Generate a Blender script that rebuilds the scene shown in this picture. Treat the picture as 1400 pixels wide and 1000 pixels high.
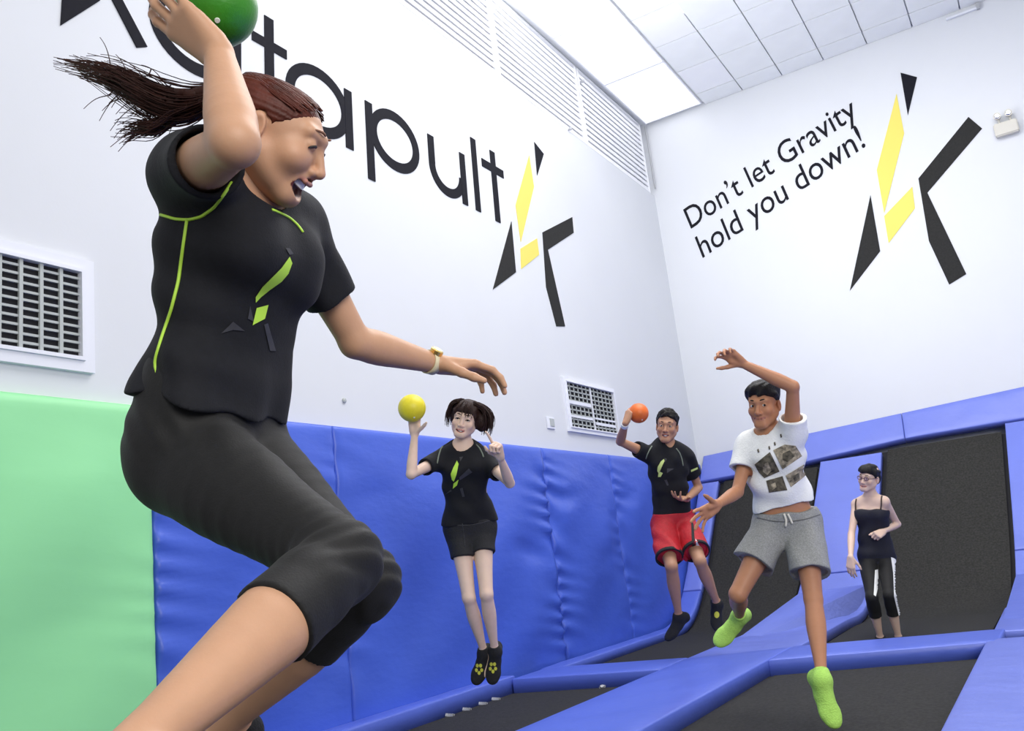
import bpy, bmesh, math, random
import numpy as np
from mathutils import Vector, Matrix
from mathutils.bvhtree import BVHTree

for o in list(bpy.data.objects):
    bpy.data.objects.remove(o, do_unlink=True)
scene = bpy.context.scene
col = scene.collection
random.seed(7)
rad = math.radians

# ------------------------------------------------------------------ camera
FPX = 1218.3
PITCH, ROLL, YAW = rad(12.67), rad(6.83), rad(29.9)
CAM = np.array([0.0, 0.0, 0.90])
def rot3(rx, ry, rz):
    c, s = math.cos, math.sin
    Rx = np.array([[1, 0, 0], [0, c(rx), -s(rx)], [0, s(rx), c(rx)]])
    Ry = np.array([[c(ry), 0, s(ry)], [0, 1, 0], [-s(ry), 0, c(ry)]])
    Rz = np.array([[c(rz), -s(rz), 0], [s(rz), c(rz), 0], [0, 0, 1]])
    return Rz @ Rx @ Ry
CM = rot3(PITCH, ROLL, YAW)            # columns: right, forward, up
cam_data = bpy.data.cameras.new('camera')
cam_data.sensor_fit = 'HORIZONTAL'
cam_data.sensor_width = 36.0
cam_data.lens = 36.0 * FPX / 1400.0
cam_data.clip_start = 0.05
cam = bpy.data.objects.new('camera', cam_data)
col.objects.link(cam)
m = Matrix.Identity(4)
for i in range(3):
    m[i][0] = CM[i, 0]; m[i][1] = CM[i, 2]; m[i][2] = -CM[i, 1]; m[i][3] = CAM[i]
cam.matrix_world = m
scene.camera = cam

# ------------------------------------------------------------------ light and exposure
scene.view_settings.view_transform = 'Standard'
scene.view_settings.look = 'None'
scene.view_settings.gamma = 1.0
scene.view_settings.use_curve_mapping = False
scene.view_settings.exposure = 0.0
world = bpy.data.worlds.new('hall_ambience')
scene.world = world
world.use_nodes = True
bg = world.node_tree.nodes['Background']
bg.inputs['Color'].default_value = (0.93, 0.96, 1.0, 1)
bg.inputs['Strength'].default_value = 0.60

def area_lamp(name, loc, target, sx, sy, power, color=(1, 1, 1)):
    L = bpy.data.lights.new(name, 'AREA')
    L.shape = 'RECTANGLE'; L.size = sx; L.size_y = sy; L.energy = power; L.color = color
    o = bpy.data.objects.new(name, L); col.objects.link(o)
    o.location = loc
    d = Vector(target) - Vector(loc)
    o.rotation_euler = d.to_track_quat('-Z', 'Y').to_euler()
    return o
area_lamp('ceiling_lamp_over_court', (-0.4, 6.8, 6.85), (-0.4, 7.2, 0), 4.2, 7.0, 510, (1, 0.98, 0.95))
area_lamp('added_fill_lamp', (3.4, -1.0, 3.3), (-1.4, 4.2, 1.0), 4.0, 3.0, 285, (1, 0.97, 0.93))  # unseen fill lamp added beside the camera to brighten faces and fronts

area_lamp('added_ceiling_fill', (-3.3, 7.5, 5.3), (-0.2, 9.2, 6.95), 0.5, 6.0, 130)  # added lamp, no known fitting: brightens the ceiling from below

# ------------------------------------------------------------------ pixel helpers (a pixel gives a direction, a plane gives the distance)
def ray(x, y):
    return CM @ np.array([(x - 700) / FPX, 1.0, (500 - y) / FPX])
def onx(x, y, X):
    d = ray(x, y); return CAM + d * (X - CAM[0]) / d[0]
def ony(x, y, Y):
    d = ray(x, y); return CAM + d * (Y - CAM[1]) / d[1]
def at(x, y, dep):
    return CAM + ray(x, y) * dep

# ------------------------------------------------------------------ helpers
def new_mat(name):
    m = bpy.data.materials.new(name); m.use_nodes = True
    nt = m.node_tree
    return m, nt, nt.nodes['Principled BSDF']
def mat(name, color, rough=0.5, var=0.0, vscale=6.0, bump=0.0, bscale=40.0, stretch=(1, 1, 1), metal=0.0, sub=0.0, spec=0.5, sheen=0.0, attr=None):
    """principled material, colour varied by noise, fine bump by noise"""
    m, nt, b = new_mat(name)
    b.inputs['Roughness'].default_value = rough
    b.inputs['Metallic'].default_value = metal
    b.inputs['Specular IOR Level'].default_value = spec
    if sub:
        b.inputs['Subsurface Weight'].default_value = sub
        b.inputs['Subsurface Radius'].default_value = (0.012, 0.005, 0.003)
        b.inputs['Subsurface Scale'].default_value = 0.6
    if sheen:
        b.inputs['Sheen Weight'].default_value = sheen
    c = (*color, 1)
    tc = nt.nodes.new('ShaderNodeTexCoord')
    mp = nt.nodes.new('ShaderNodeMapping'); mp.inputs['Scale'].default_value = stretch
    nt.links.new(tc.outputs['Object'], mp.inputs['Vector'])
    src = None
    if attr:
        at_ = nt.nodes.new('ShaderNodeAttribute'); at_.attribute_name = attr
        src = at_.outputs['Color']
    if var:
        n = nt.nodes.new('ShaderNodeTexNoise'); n.inputs['Scale'].default_value = vscale; n.inputs['Detail'].default_value = 4
        nt.links.new(mp.outputs[0], n.inputs['Vector'])
        mx = nt.nodes.new('ShaderNodeMix'); mx.data_type = 'RGBA'; mx.blend_type = 'MULTIPLY'
        r = nt.nodes.new('ShaderNodeValToRGB')
        r.color_ramp.elements[0].position = 0.3; r.color_ramp.elements[1].position = 0.7
        lo = 1 - var
        r.color_ramp.elements[0].color = (lo, lo, lo, 1); r.color_ramp.elements[1].color = (1, 1, 1, 1)
        nt.links.new(n.outputs['Fac'], r.inputs['Fac'])
        mx.inputs['Factor'].default_value = 1.0
        if src: nt.links.new(src, mx.inputs['A'])
        else: mx.inputs['A'].default_value = c
        nt.links.new(r.outputs['Color'], mx.inputs['B'])
        src = mx.outputs['Result']
    if src: nt.links.new(src, b.inputs['Base Color'])
    else: b.inputs['Base Color'].default_value = c
    if bump:
        n2 = nt.nodes.new('ShaderNodeTexNoise'); n2.inputs['Scale'].default_value = bscale; n2.inputs['Detail'].default_value = 5
        nt.links.new(mp.outputs[0], n2.inputs['Vector'])
        bp = nt.nodes.new('ShaderNodeBump'); bp.inputs['Strength'].default_value = bump; bp.inputs['Distance'].default_value = 0.02
        nt.links.new(n2.outputs['Fac'], bp.inputs['Height'])
        nt.links.new(bp.outputs['Normal'], b.inputs['Normal'])
    return m
def emit_mat(name, color, strength):
    m, nt, b = new_mat(name)
    b.inputs['Base Color'].default_value = (*color, 1)
    b.inputs['Emission Color'].default_value = (*color, 1)
    b.inputs['Emission Strength'].default_value = strength
    return m

M = {}
M['wall'] = mat('white_painted_wall', (0.685, 0.705, 0.735), 0.7, 0.02, 1.5, 0.02, 60)
M['louvre'] = mat('white_louvre', (0.86, 0.87, 0.9), 0.5)
M['gap'] = mat('grey_louvre_gap', (0.74, 0.75, 0.79), 0.7)
M['tile'] = mat('ceiling_tile', (0.88, 0.90, 0.90), 0.85, 0.05, 3, 0.05, 200)
M['tile2'] = mat('ceiling_tile_bright', (0.90, 0.91, 0.93), 0.85, 0.03, 3, 0.05, 200)
M['tbar'] = mat('ceiling_grid_bar', (0.80, 0.82, 0.83), 0.5)
M['lightpanel'] = emit_mat('luminous_ceiling_panel', (1, 1, 1), 1.1)
M['blue'] = mat('blue_vinyl', (0.095, 0.150, 0.62), 0.36, 0.07, 2.2, 0.14, 9, (1, 1, 1.6))
M['bluewall'] = mat('deep_blue_vinyl', (0.062, 0.130, 0.63), 0.38, 0.08, 1.6, 0.18, 7, (1, 1, 2.2))
M['bluelight'] = mat('light_blue_vinyl', (0.150, 0.200, 0.64), 0.36, 0.07, 2.5, 0.16, 12, (1, 1, 1))
M['green'] = mat('mint_green_vinyl', (0.31, 0.78, 0.37), 0.5, 0.05, 1.2, 0.1, 5, (1, 1, 2))
M['floor'] = mat('dark_rubber_floor', (0.03, 0.03, 0.035), 0.8)
M['gapblack'] = mat('black_gap', (0.006, 0.006, 0.01), 0.8)
M['lettering'] = mat('charcoal_wall_vinyl', (0.012, 0.012, 0.018), 0.8, 0.2, 30, spec=.15)
M['charcoal'] = mat('charcoal_grey_vinyl', (0.030, 0.030, 0.029), 0.8, 0.25, 60, spec=.15)
M['yellow'] = mat('yellow_wall_vinyl', (0.78, 0.66, 0.13), 0.7)
M['ventwhite'] = mat('white_vent_metal', (0.78, 0.80, 0.86), 0.45)
M['ventslat'] = mat('greyish_vent_slat', (0.44, 0.47, 0.46), 0.5)
M['ventdark'] = mat('vent_dark_inside', (0.008, 0.008, 0.012), 0.9)
M['cream'] = mat('cream_plastic', (0.62, 0.60, 0.53), 0.5)
M['chrome'] = mat('chrome', (0.75, 0.76, 0.78), 0.15, metal=1.0)
M['greymetal'] = mat('grey_metal', (0.42, 0.43, 0.45), 0.5)

# woven trampoline mat: fine weave as procedural bump and speckle
def mesh_mat():
    m, nt, b = new_mat('black_woven_trampoline_mesh')
    tc = nt.nodes.new('ShaderNodeTexCoord')
    n = nt.nodes.new('ShaderNodeTexNoise'); n.inputs['Scale'].default_value = 60; n.inputs['Detail'].default_value = 6
    nt.links.new(tc.outputs['Object'], n.inputs['Vector'])
    r = nt.nodes.new('ShaderNodeValToRGB')
    r.color_ramp.elements[0].position = 0.35; r.color_ramp.elements[0].color = (0.019, 0.0186, 0.0168, 1)
    r.color_ramp.elements[1].position = 0.7; r.color_ramp.elements[1].color = (0.038, 0.0372, 0.034, 1)
    nt.links.new(n.outputs['Fac'], r.inputs['Fac']); nt.links.new(r.outputs['Color'], b.inputs['Base Color'])
    b.inputs['Roughness'].default_value = 0.8
    b.inputs['Specular IOR Level'].default_value = 0.2
    w = nt.nodes.new('ShaderNodeTexWave'); w.inputs['Scale'].default_value = 90
    nt.links.new(tc.outputs['Object'], w.inputs['Vector'])
    bp = nt.nodes.new('ShaderNodeBump'); bp.inputs['Strength'].default_value = 0.15; bp.inputs['Distance'].default_value = 0.003
    nt.links.new(w.outputs['Fac'], bp.inputs['Height']); nt.links.new(bp.outputs['Normal'], b.inputs['Normal'])
    return m
M['bed'] = mesh_mat()

def setp(o, label=None, cat=None, group=None, kind=None):
    if label: o['label'] = label
    if cat: o['category'] = cat
    if group: o['group'] = group
    if kind: o['kind'] = kind
    return o
def mesh_obj(name, verts, faces, material, parent=None, smooth=False):
    me = bpy.data.meshes.new(name)
    me.from_pydata([tuple(map(float, v)) for v in verts], [], [tuple(f) for f in faces])
    me.update()
    if smooth: me.polygons.foreach_set('use_smooth', [True] * len(me.polygons))
    o = bpy.data.objects.new(name, me); col.objects.link(o)
    if material: me.materials.append(material)
    if parent is not None: o.parent = parent
    return o
def empty(name, loc=(0, 0, 0)):
    o = bpy.data.objects.new(name, None); col.objects.link(o); o.location = loc; o.empty_display_size = 0.1
    return o
def bm_obj(name, bm, material, parent=None, smooth=False):
    me = bpy.data.meshes.new(name); bmesh.ops.recalc_face_normals(bm, faces=bm.faces[:]); bm.to_mesh(me); bm.free()
    if smooth: me.polygons.foreach_set('use_smooth', [True] * len(me.polygons))
    o = bpy.data.objects.new(name, me); col.objects.link(o); me.materials.append(material)
    if parent is not None: o.parent = parent
    return o
def box_bm(bm, lo, hi):
    x0, y0, z0 = lo; x1, y1, z1 = hi
    v = [bm.verts.new(p) for p in ((x0,y0,z0),(x1,y0,z0),(x1,y1,z0),(x0,y1,z0),(x0,y0,z1),(x1,y0,z1),(x1,y1,z1),(x0,y1,z1))]
    for f in ((0,3,2,1),(4,5,6,7),(0,1,5,4),(1,2,6,5),(2,3,7,6),(3,0,4,7)): bm.faces.new([v[i] for i in f])
def box(name, lo, hi, material, parent=None, bevel=0.0):
    bm = bmesh.new(); box_bm(bm, lo, hi)
    if bevel: bmesh.ops.bevel(bm, geom=bm.edges[:], offset=bevel, segments=2, affect='EDGES')
    return bm_obj(name, bm, material, parent)
def extr(name, pts, nrm, material, parent=None, inset=0.0):
    """flat polygon given in 3D, extruded along nrm"""
    n = len(pts); nrm = np.array(nrm, float)
    V = [np.array(p, float) for p in pts] + [np.array(p, float) + nrm for p in pts]
    F = [list(range(n, 2 * n)), list(range(n))[::-1]] + [[i, (i + 1) % n, n + (i + 1) % n, n + i] for i in range(n)]
    bm = bmesh.new(); vs = [bm.verts.new(v) for v in V]
    for f in F: bm.faces.new([vs[i] for i in f])
    return bm_obj(name, bm, material, parent)
def tube_bm(bm, pts, r, seg=8, closed_ends=True):
    pts = [Vector(p) for p in pts]
    rs = r if hasattr(r, '__len__') else [r] * len(pts)
    rings = []
    up = None
    for i, p in enumerate(pts):
        t = (pts[min(i + 1, len(pts) - 1)] - pts[max(i - 1, 0)])
        t = t.normalized() if t.length > 1e-9 else Vector((0, 0, 1))
        if up is None:
            up = t.orthogonal().normalized()
        else:
            up = (up - t * up.dot(t))
            up = up.normalized() if up.length > 1e-6 else t.orthogonal().normalized()
        b = t.cross(up)
        rings.append([bm.verts.new(p + (up * math.cos(2 * math.pi * k / seg) + b * math.sin(2 * math.pi * k / seg)) * rs[i]) for k in range(seg)])
    for a, b in zip(rings[:-1], rings[1:]):
        for k in range(seg): bm.faces.new((a[k], a[(k + 1) % seg], b[(k + 1) % seg], b[k]))
    if closed_ends and seg > 2:
        bm.faces.new(rings[0][::-1]); bm.faces.new(rings[-1])

# ================================================================== THE ROOM
WX, BY, CZ = -4.0, 11.65, 6.95         # left wall, end wall, ceiling
setp(box('floor', (-4.3, -4, -0.30), (5.5, 12.0, -0.03), M['floor']), kind='structure')
setp(box('wall_left', (WX - 0.2, -4, -0.3), (WX, 12.0, 5.86), M['wall']), kind='structure')
setp(box('wall_left_upper', (WX - 0.2, -4, 5.86), (WX - 0.06, 12.0, 7.2), M['gap']), kind='structure')
setp(box('wall_back', (WX - 0.2, BY, -0.3), (5.5, BY + 0.25, 7.2), M['wall']), kind='structure')
# ceiling: bearer slab, grid bars, lay-in tiles, luminous strip along the left wall
ceil = setp(box('ceiling', (WX - 0.2, -4, CZ + 0.05), (5.5, 12.0, CZ + 0.25), M['tbar']), kind='structure')
TX0, TY1, TW, TH = -3.05, 11.28, 0.553, 0.74
def tile_mesh(name, w, h, material):
    bm = bmesh.new(); g = 0.008
    box_bm(bm, (g, g, 0), (w - g, h - g, 0.045)); me = bpy.data.meshes.new(name); bm.to_mesh(me); bm.free()
    me.materials.append(material); return me
tm = tile_mesh('ceiling_tile', TW, TH, M['tile']); tm2 = tile_mesh('ceiling_tile_pale', TW, TH, M['tile2'])
tmr = tile_mesh('ceiling_tile_row', TW, BY - TY1, M['tile'])
for i in range(14):
    for j in range(10):
        o = bpy.data.objects.new('ceiling_tile', tm2 if (i == 0 and j == 2) or (i + 3 * j) % 11 == 0 else tm); col.objects.link(o)
        o.location = (TX0 + i * TW, TY1 - (j + 1) * TH, CZ + 0.005); o.parent = ceil
    o = bpy.data.objects.new('ceiling_tile', tmr); col.objects.link(o); o.location = (TX0 + i * TW, TY1, CZ + 0.005); o.parent = ceil
lp = bpy.data.meshes.new('light_panel'); bm = bmesh.new(); box_bm(bm, (0.02, 0.02, 0), (0.84, 1.40, 0.03)); bm.to_mesh(lp); bm.free(); lp.materials.append(M['lightpanel'])
for j in range(8):
    t = empty('ceiling_light', (-3.93, 0.2 + j * 1.42, CZ))
    setp(t, 'luminous white ceiling panel in the bright strip above the louvres', 'ceiling light', 'light panels along the louvred wall')
    o = bpy.data.objects.new('diffuser', lp); col.objects.link(o); o.parent = t
    fr = bmesh.new()
    for lo, hi in (((0, 0, -.01), (.86, .02, .04)), ((0, 1.40, -.01), (.86, 1.42, .04)), ((0, .02, -.01), (.02, 1.40, .04)), ((.84, .02, -.01), (.86, 1.40, .04))): box_bm(fr, lo, hi)
    bm_obj('frame', fr, M['louvre'], t)
# louvred bands high on the left wall
slat_me = bpy.data.meshes.new('slat'); bm = bmesh.new()
vs = [bm.verts.new(p) for p in ((0, .03, 0), (.05, .03, -.028), (.05, 1.99, -.028), (0, 1.99, 0), (0, .03, .05), (.05, .03, .022), (.05, 1.99, .022), (0, 1.99, .05))]
for f in ((0,3,2,1),(4,5,6,7),(0,1,5,4),(1,2,6,5),(2,3,7,6),(3,0,4,7)): bm.faces.new([vs[i] for i in f])
bm.to_mesh(slat_me); bm.free(); slat_me.materials.append(M['louvre'])
for k, y0 in enumerate((3.30, 5.36, 7.42, 9.48)):
    t = empty('louvre_panel', (WX - 0.055, y0, 5.86))
    setp(t, ['white louvre panel above the second letter a of the wall lettering', 'white louvre panel above the letters pult of the wall lettering', 'white louvre panel between its neighbours, beyond the wall lettering', 'white louvre panel in the corner beside the end wall'][k], 'louvre', 'white louvres high on the wall')
    for s in range(13):
        o = bpy.data.objects.new('slat', slat_me); col.objects.link(o); o.parent = t; o.location = (0, 0, 0.045 + s * 0.08)
    fr = bmesh.new()
    for lo, hi in (((0, 0, 0), (.058, .03, 1.08)), ((0, 1.99, 0), (.058, 2.02, 1.08)), ((0, .03, 0), (.058, 1.99, .02)), ((0, .03, 1.06), (.058, 1.99, 1.08))): box_bm(fr, lo, hi)
    bm_obj('frame', fr, M['louvre'], t)
# thin pipe in the corner, bracket under the ceiling
bm = bmesh.new(); tube_bm(bm, [(-3.955, 11.60, 5.95), (-3.955, 11.60, 6.93)], 0.014, 8)
setp(bm_obj('corner_conduit', bm, M['greymetal']), 'thin grey conduit running up the corner beside the louvres', 'pipe')
br = empty('ceiling_bracket', (0.46, 11.62, 6.88)); setp(br, 'small grey hanger bracket where ceiling meets end wall', 'bracket')
box('upright', (-.018, -.02, -.02), (.018, .02, .06), M['greymetal'], br)
box('arm', (-.36, -.015, -.012), (-.018, .015, .012), M['ventwhite'], br)
# small dark fixings above the louvres
for (x, y) in ((677, 11), (795, 112), (778, 177)):
    p = onx(x, y, WX + 0.012)
    kb = empty('wall_hook', tuple(p))
    setp(kb, {677: 'tiny dark hook above the louvre joint near the lettering', 795: 'tiny dark hook high on the louvres towards the corner', 778: 'tiny dark hook on the lower rim of the louvres'}[x], 'hook', 'hooks on the louvres')
    bm = bmesh.new(); tube_bm(bm, [(-.02, 0, 0), (.014, 0, 0)], .016, 8); bm_obj('shank', bm, M['greymetal'], kb)
    bm = bmesh.new(); bmesh.ops.create_uvsphere(bm, u_segments=10, v_segments=6, radius=.020, matrix=Matrix.Translation((.02, 0, 0))); bm_obj('head', bm, M['greymetal'], kb, True)

# ------------------------------------------------------------------ lettering on the left wall (coordinates y,z on the wall)
DT = 0.006
def wallpt(y, z): return (WX, y + 0.06 * (z - 4.4), z)
def ring(cy, cz, ry, rz, w, a0=0, a1=360, n=40):
    P = []
    for r in (0, w):
        P.append([(cy + (ry - r) * math.cos(rad(a0 + (a1 - a0) * k / n)), cz + (rz - r) * math.sin(rad(a0 + (a1 - a0) * k / n))) for k in range(n + 1)])
    return P
def ring_into(bm, cy, cz, ry, rz, w, a0=0, a1=360, n=40):
    o, i = ring(cy, cz, ry, rz, w, a0, a1, n)
    def V(p, d): q = wallpt(*p); return bm.verts.new((q[0] + d, q[1], q[2]))
    A = [[V(p, 0) for p in o], [V(p, 0) for p in i], [V(p, DT) for p in o], [V(p, DT) for p in i]]
    for k in range(n):
        bm.faces.new((A[2][k], A[2][k+1], A[3][k+1], A[3][k])); bm.faces.new((A[0][k], A[0][k+1], A[2][k+1], A[2][k])); bm.faces.new((A[1][k], A[3][k], A[3][k+1], A[1][k+1]))
def poly_into(bm, pts, d=DT * 1.25, f=wallpt):
    q = [f(*p) for p in pts]; n = len(q)
    a = [bm.verts.new(p) for p in q]; b = [bm.verts.new((p[0] + d, p[1], p[2])) for p in q]
    bm.faces.new(b)
    for k in range(n): bm.faces.new((a[k], a[(k + 1) % n], b[(k + 1) % n], b[k]))
def rect(y0, y1, z0, z1): return [(y0, z0), (y1, z0), (y1, z1), (y0, z1)]
word = empty('wall_lettering', (0, 0, 0)); setp(word, 'large charcoal lettering reading Katapult on the white side wall', 'lettering')
SW = 0.088
def letter(fn):
    bm = bmesh.new(); fn(bm); return bm_obj('letter', bm, M['lettering'], word)
def L_K(bm):
    poly_into(bm, [(2.58, 4.00), (2.80, 4.28), (2.58, 4.92)]); poly_into(bm, [(2.735, 4.52), (3.045, 4.095), (3.115, 4.135), (2.86, 4.47), (3.10, 4.86), (3.00, 4.92)])
letter(L_K)
letter(lambda bm: (ring_into(bm, 3.465, 4.40, .345, .29, SW), poly_into(bm, rect(3.745, 3.832, 4.12, 4.67))))
letter(lambda bm: (poly_into(bm, rect(4.045, 4.13, 4.10, 4.86)), poly_into(bm, rect(3.93, 4.045, 4.60, 4.675)), poly_into(bm, rect(4.13, 4.255, 4.60, 4.675))))
letter(lambda bm: (ring_into(bm, 4.575, 4.40, .335, .285, SW), poly_into(bm, rect(4.86, 4.945, 4.13, 4.64))))
letter(lambda bm: (ring_into(bm, 5.475, 4.415, .325, .275, SW), poly_into(bm, rect(5.105, 5.19, 3.95, 4.64))))
def L_u(bm):
    ring_into(bm, 6.215, 4.40, .275, .255, SW, 180, 360, 24)
    poly_into(bm, rect(5.94, 6.028, 4.40, 4.67)); poly_into(bm, rect(6.43, 6.515, 4.15, 4.67))
letter(L_u)
letter(lambda bm: poly_into(bm, rect(6.645, 6.73, 4.15, 4.91)))
letter(lambda bm: (poly_into(bm, rect(6.985, 7.075, 4.14, 4.90)), poly_into(bm, rect(6.82, 6.985, 4.665, 4.75)), poly_into(bm, rect(7.075, 7.215, 4.665, 4.75))))

# the two K-shaped logos: shards traced on their wall
def logo(name, label, shards, plane):
    t = empty(name); setp(t, label, 'logo', 'shard logos on the walls')
    for nm, mt, pts in shards:
        if plane == 'x':
            P = [onx(x, y, WX) for x, y in pts]; n = (DT, 0, 0)
        else:
            P = [ony(x, y, BY) for x, y in pts]; n = (0, -DT, 0)
        o = extr(nm, P, n, M[mt], t)
z5 = lambda L: [(640 + x / 3.572, 180 + y / 3.572) for x, y in L]
logo('wall_logo', 'charcoal and yellow shard logo beside the large lettering', [
    ('tip_shard', 'lettering', z5([(322, 52), (368, 110), (336, 215)])),
    ('blade_shard', 'yellow', z5([(297, 118), (320, 270), (256, 540), (231, 360)])),
    ('base_shard', 'yellow', z5([(255, 572), (335, 522), (345, 602), (258, 672)])),
    ('left_shard', 'charcoal', z5([(210, 440), (232, 688), (120, 772)])),
    ('arm_shard', 'charcoal', z5([(362, 493), (507, 418), (514, 495), (388, 578), (472, 952), (430, 952), (380, 760)]))], 'x')
z8 = lambda L: [(900 + x / 2.778, 60 + y / 2.778) for x, y in L]
logo('wall_logo', 'charcoal and yellow shard logo beside the slogan on the end wall', [
    ('tip_shard', 'lettering', z8([(920, 110), (983, 127), (948, 272)])),
    ('blade_shard', 'yellow', z8([(905, 190), (934, 340), (858, 645), (830, 480)])),
    ('base_shard', 'yellow', z8([(858, 655), (965, 543), (975, 625), (875, 758)])),
    ('left_shard', 'charcoal', z8([(806, 575), (843, 788), (728, 938)])),
    ('arm_shard', 'charcoal', z8([(1178, 278), (1230, 322), (1022, 566), (1170, 875), (1105, 915), (1028, 750), (988, 512)]))], 'y')

# slogan on the end wall
def text_mesh(s):
    c = bpy.data.curves.new('slogan_letter', 'FONT'); c.body = s; c.size = 1.0; c.resolution_u = 4; c.extrude = 0.0
    o = bpy.data.objects.new('slogan_letter', c); col.objects.link(o)
    dg = bpy.context.evaluated_depsgraph_get(); dg.update()
    me = bpy.data.meshes.new_from_object(o.evaluated_get(dg))
    bpy.data.objects.remove(o, do_unlink=True)
    return me
def text_extent(s):
    me = text_mesh(s)
    if not len(me.vertices): return 0, 0
    xs = [v.co.x for v in me.vertices]; r = (min(xs), max(xs)); bpy.data.meshes.remove(me); return r
slog = empty('wall_slogan'); setp(slog, 'black slanted slogan reading Dont let Gravity hold you down on the end wall', 'lettering')
def slogan_line(text, p0, p1, hpx, parent):
    """p0,p1: baseline ends in pixels; hpx: pixel of the cap top above p0"""
    A = ony(*p0, BY); B = ony(*p1, BY); Hh = ony(*hpx, BY)
    ex0, ex1 = text_extent(text)
    me0 = text_mesh(text[0]); cap = max(v.co.y for v in me0.vertices); bpy.data.meshes.remove(me0)
    ux = (B - A) / (ex1 - ex0); uy = (Hh - A) / cap
    for i, ch in enumerate(text):
        if ch == ' ': continue
        w_all = text_extent(text[:i + 1])[1]; c0, c1 = text_extent(ch)
        off = w_all - c1
        me = text_mesh(ch)
        V = [A + ux * (v.co.x + off - ex0) + uy * v.co.y for v in me.vertices]
        F = [list(p.vertices) for p in me.polygons]
        n = len(V); VV = [v + np.array([0, -DT, 0]) for v in V]
        bm = bmesh.new(); vs = [bm.verts.new(v) for v in VV]
        for f in F:
            try: bm.faces.new([vs[k] for k in f])
            except ValueError: pass
        r = bmesh.ops.extrude_face_region(bm, geom=bm.faces[:])
        bmesh.ops.translate(bm, verts=[g for g in r['geom'] if isinstance(g, bmesh.types.BMVert)], vec=(0, DT * 0.9, 0))
        bm_obj('letter', bm, M['lettering'], parent)
        bpy.data.meshes.remove(me)
slogan_line("Don\u2019t let Gravity", (945, 313), (1174, 158), (934, 287), slog)
slogan_line("hold you down!", (961, 353), (1184, 200), (950, 325), slog)

# ------------------------------------------------------------------ vents, outlet, emergency light
def vent(name, label, y0, y1, z0, z1, fw, nslat, bars, panels):
    t = empty(name, (WX, y0, z0)); setp(t, label, 'vent', 'air vents in the side wall')
    W_, H_ = y1 - y0, z1 - z0
    box('backing', (0.001, 0, 0), (0.006, W_, H_), M['ventdark'], t)
    fr = bmesh.new()
    for lo, hi in (((0, -fw, -fw), (.03, W_ + fw, 0)), ((0, -fw, H_), (.03, W_ + fw, H_ + fw)), ((0, -fw, 0), (.03, 0, H_)), ((0, W_, 0), (.03, W_ + fw, H_))): box_bm(fr, lo, hi)
    f_ = bm_obj('frame', fr, M['ventwhite'], t)
    fr = bmesh.new()
    for lo, hi in (((.03, -fw*.25, -fw*.25), (.042, W_ + fw*.25, 0)), ((.03, -fw*.25, H_), (.042, W_ + fw*.25, H_ + fw*.25)), ((.03, -fw*.25, 0), (.042, 0, H_)), ((.03, W_, 0), (.042, W_ + fw*.25, H_))): box_bm(fr, lo, hi)
    bm_obj('rim', fr, M['ventwhite'], f_)
    for k in range(nslat):
        z = H_ * (k + 0.75) / (nslat + 0.5)
        box('slat', (.007, 0, z - H_ * .012), (.020, W_, z + H_ * .016), M['ventslat'], t)
    for k in range(1, bars):
        y = W_ * k / bars
        box('bar', (.012, y - .009, 0), (.027, y + .009, H_), M['ventslat'] if not panels else M['ventwhite'], t)
    return t
v1 = vent('air_vent', 'white framed air vent grille above the green wall pad', 1.93, 2.64, 2.165, 2.61, 0.075, 10, 7, False)
v2 = vent('air_vent', 'small two-panel air vent above the blue wall pads', 7.95, 9.08, 2.20, 2.665, 0.05, 9, 2, True)
for k, (ya, yb, za, zb) in enumerate(((.02, .53, .10, .125), (.02, .53, .24, .275), (.60, 1.1, .06, .09), (.60, 1.1, .12, .14))):
    box('pale_blade', (.02, ya, za), (.028, yb, zb), M['ventwhite'], v2)
for k in range(1, 12):
    if k == 6: continue
    box('bar', (.012, 1.13 * k / 12 - .006, 0), (.020, 1.13 * k / 12 + .006, .465), M['ventslat'], v2)
ou = empty('wall_outlet', (WX, 7.48, 2.15)); setp(ou, 'small grey wall outlet beside the two-panel vent', 'outlet')
box('plate', (0, 0, 0), (.015, .15, .12), M['ventwhite'], ou, .004); box('socket_face', (.015, .05, .025), (.022, .13, .10), M['ventslat'], ou)
p = onx(470, 548, WX); mk = empty('wall_plug', tuple(p)); setp(mk, 'tiny grey plug fixed on the white wall above the blue pads', 'plug')
bm = bmesh.new(); tube_bm(bm, [(0, 0, 0), (.01, 0, 0), (.014, 0, 0)], [.018, .018, .010], 12); bm_obj('cap', bm, M['ventslat'], mk)
# twin-head emergency light
el = empty('emergency_light', (0.30, BY, 5.12)); setp(el, 'cream twin-head emergency light beside the logo on the end wall', 'emergency light')
box('body', (0.0, -.09, .06), (.25, 0, .22), M['cream'], el, .012)
for dx in (.07, .19):
    bm = bmesh.new(); tube_bm(bm, [(dx, -.05, .22), (dx, -.05, .27)], .012, 8); bm_obj('neck', bm, M['cream'], el)
    bm = bmesh.new(); tube_bm(bm, [(dx, -.0, .31), (dx - .005, -.05, .31), (dx - .008, -.10, .30), (dx - .008, -.115, .30)], [.02, .038, .042, .042], 16)
    lampo = bm_obj('lamp_head', bm, M['cream'], el, False)
    bm = bmesh.new(); tube_bm(bm, [(dx - .008, -.115, .30), (dx - .008, -.125, .30)], [.032, .022], 16); bm_obj('lens', bm, M['chrome'], lampo)
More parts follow.
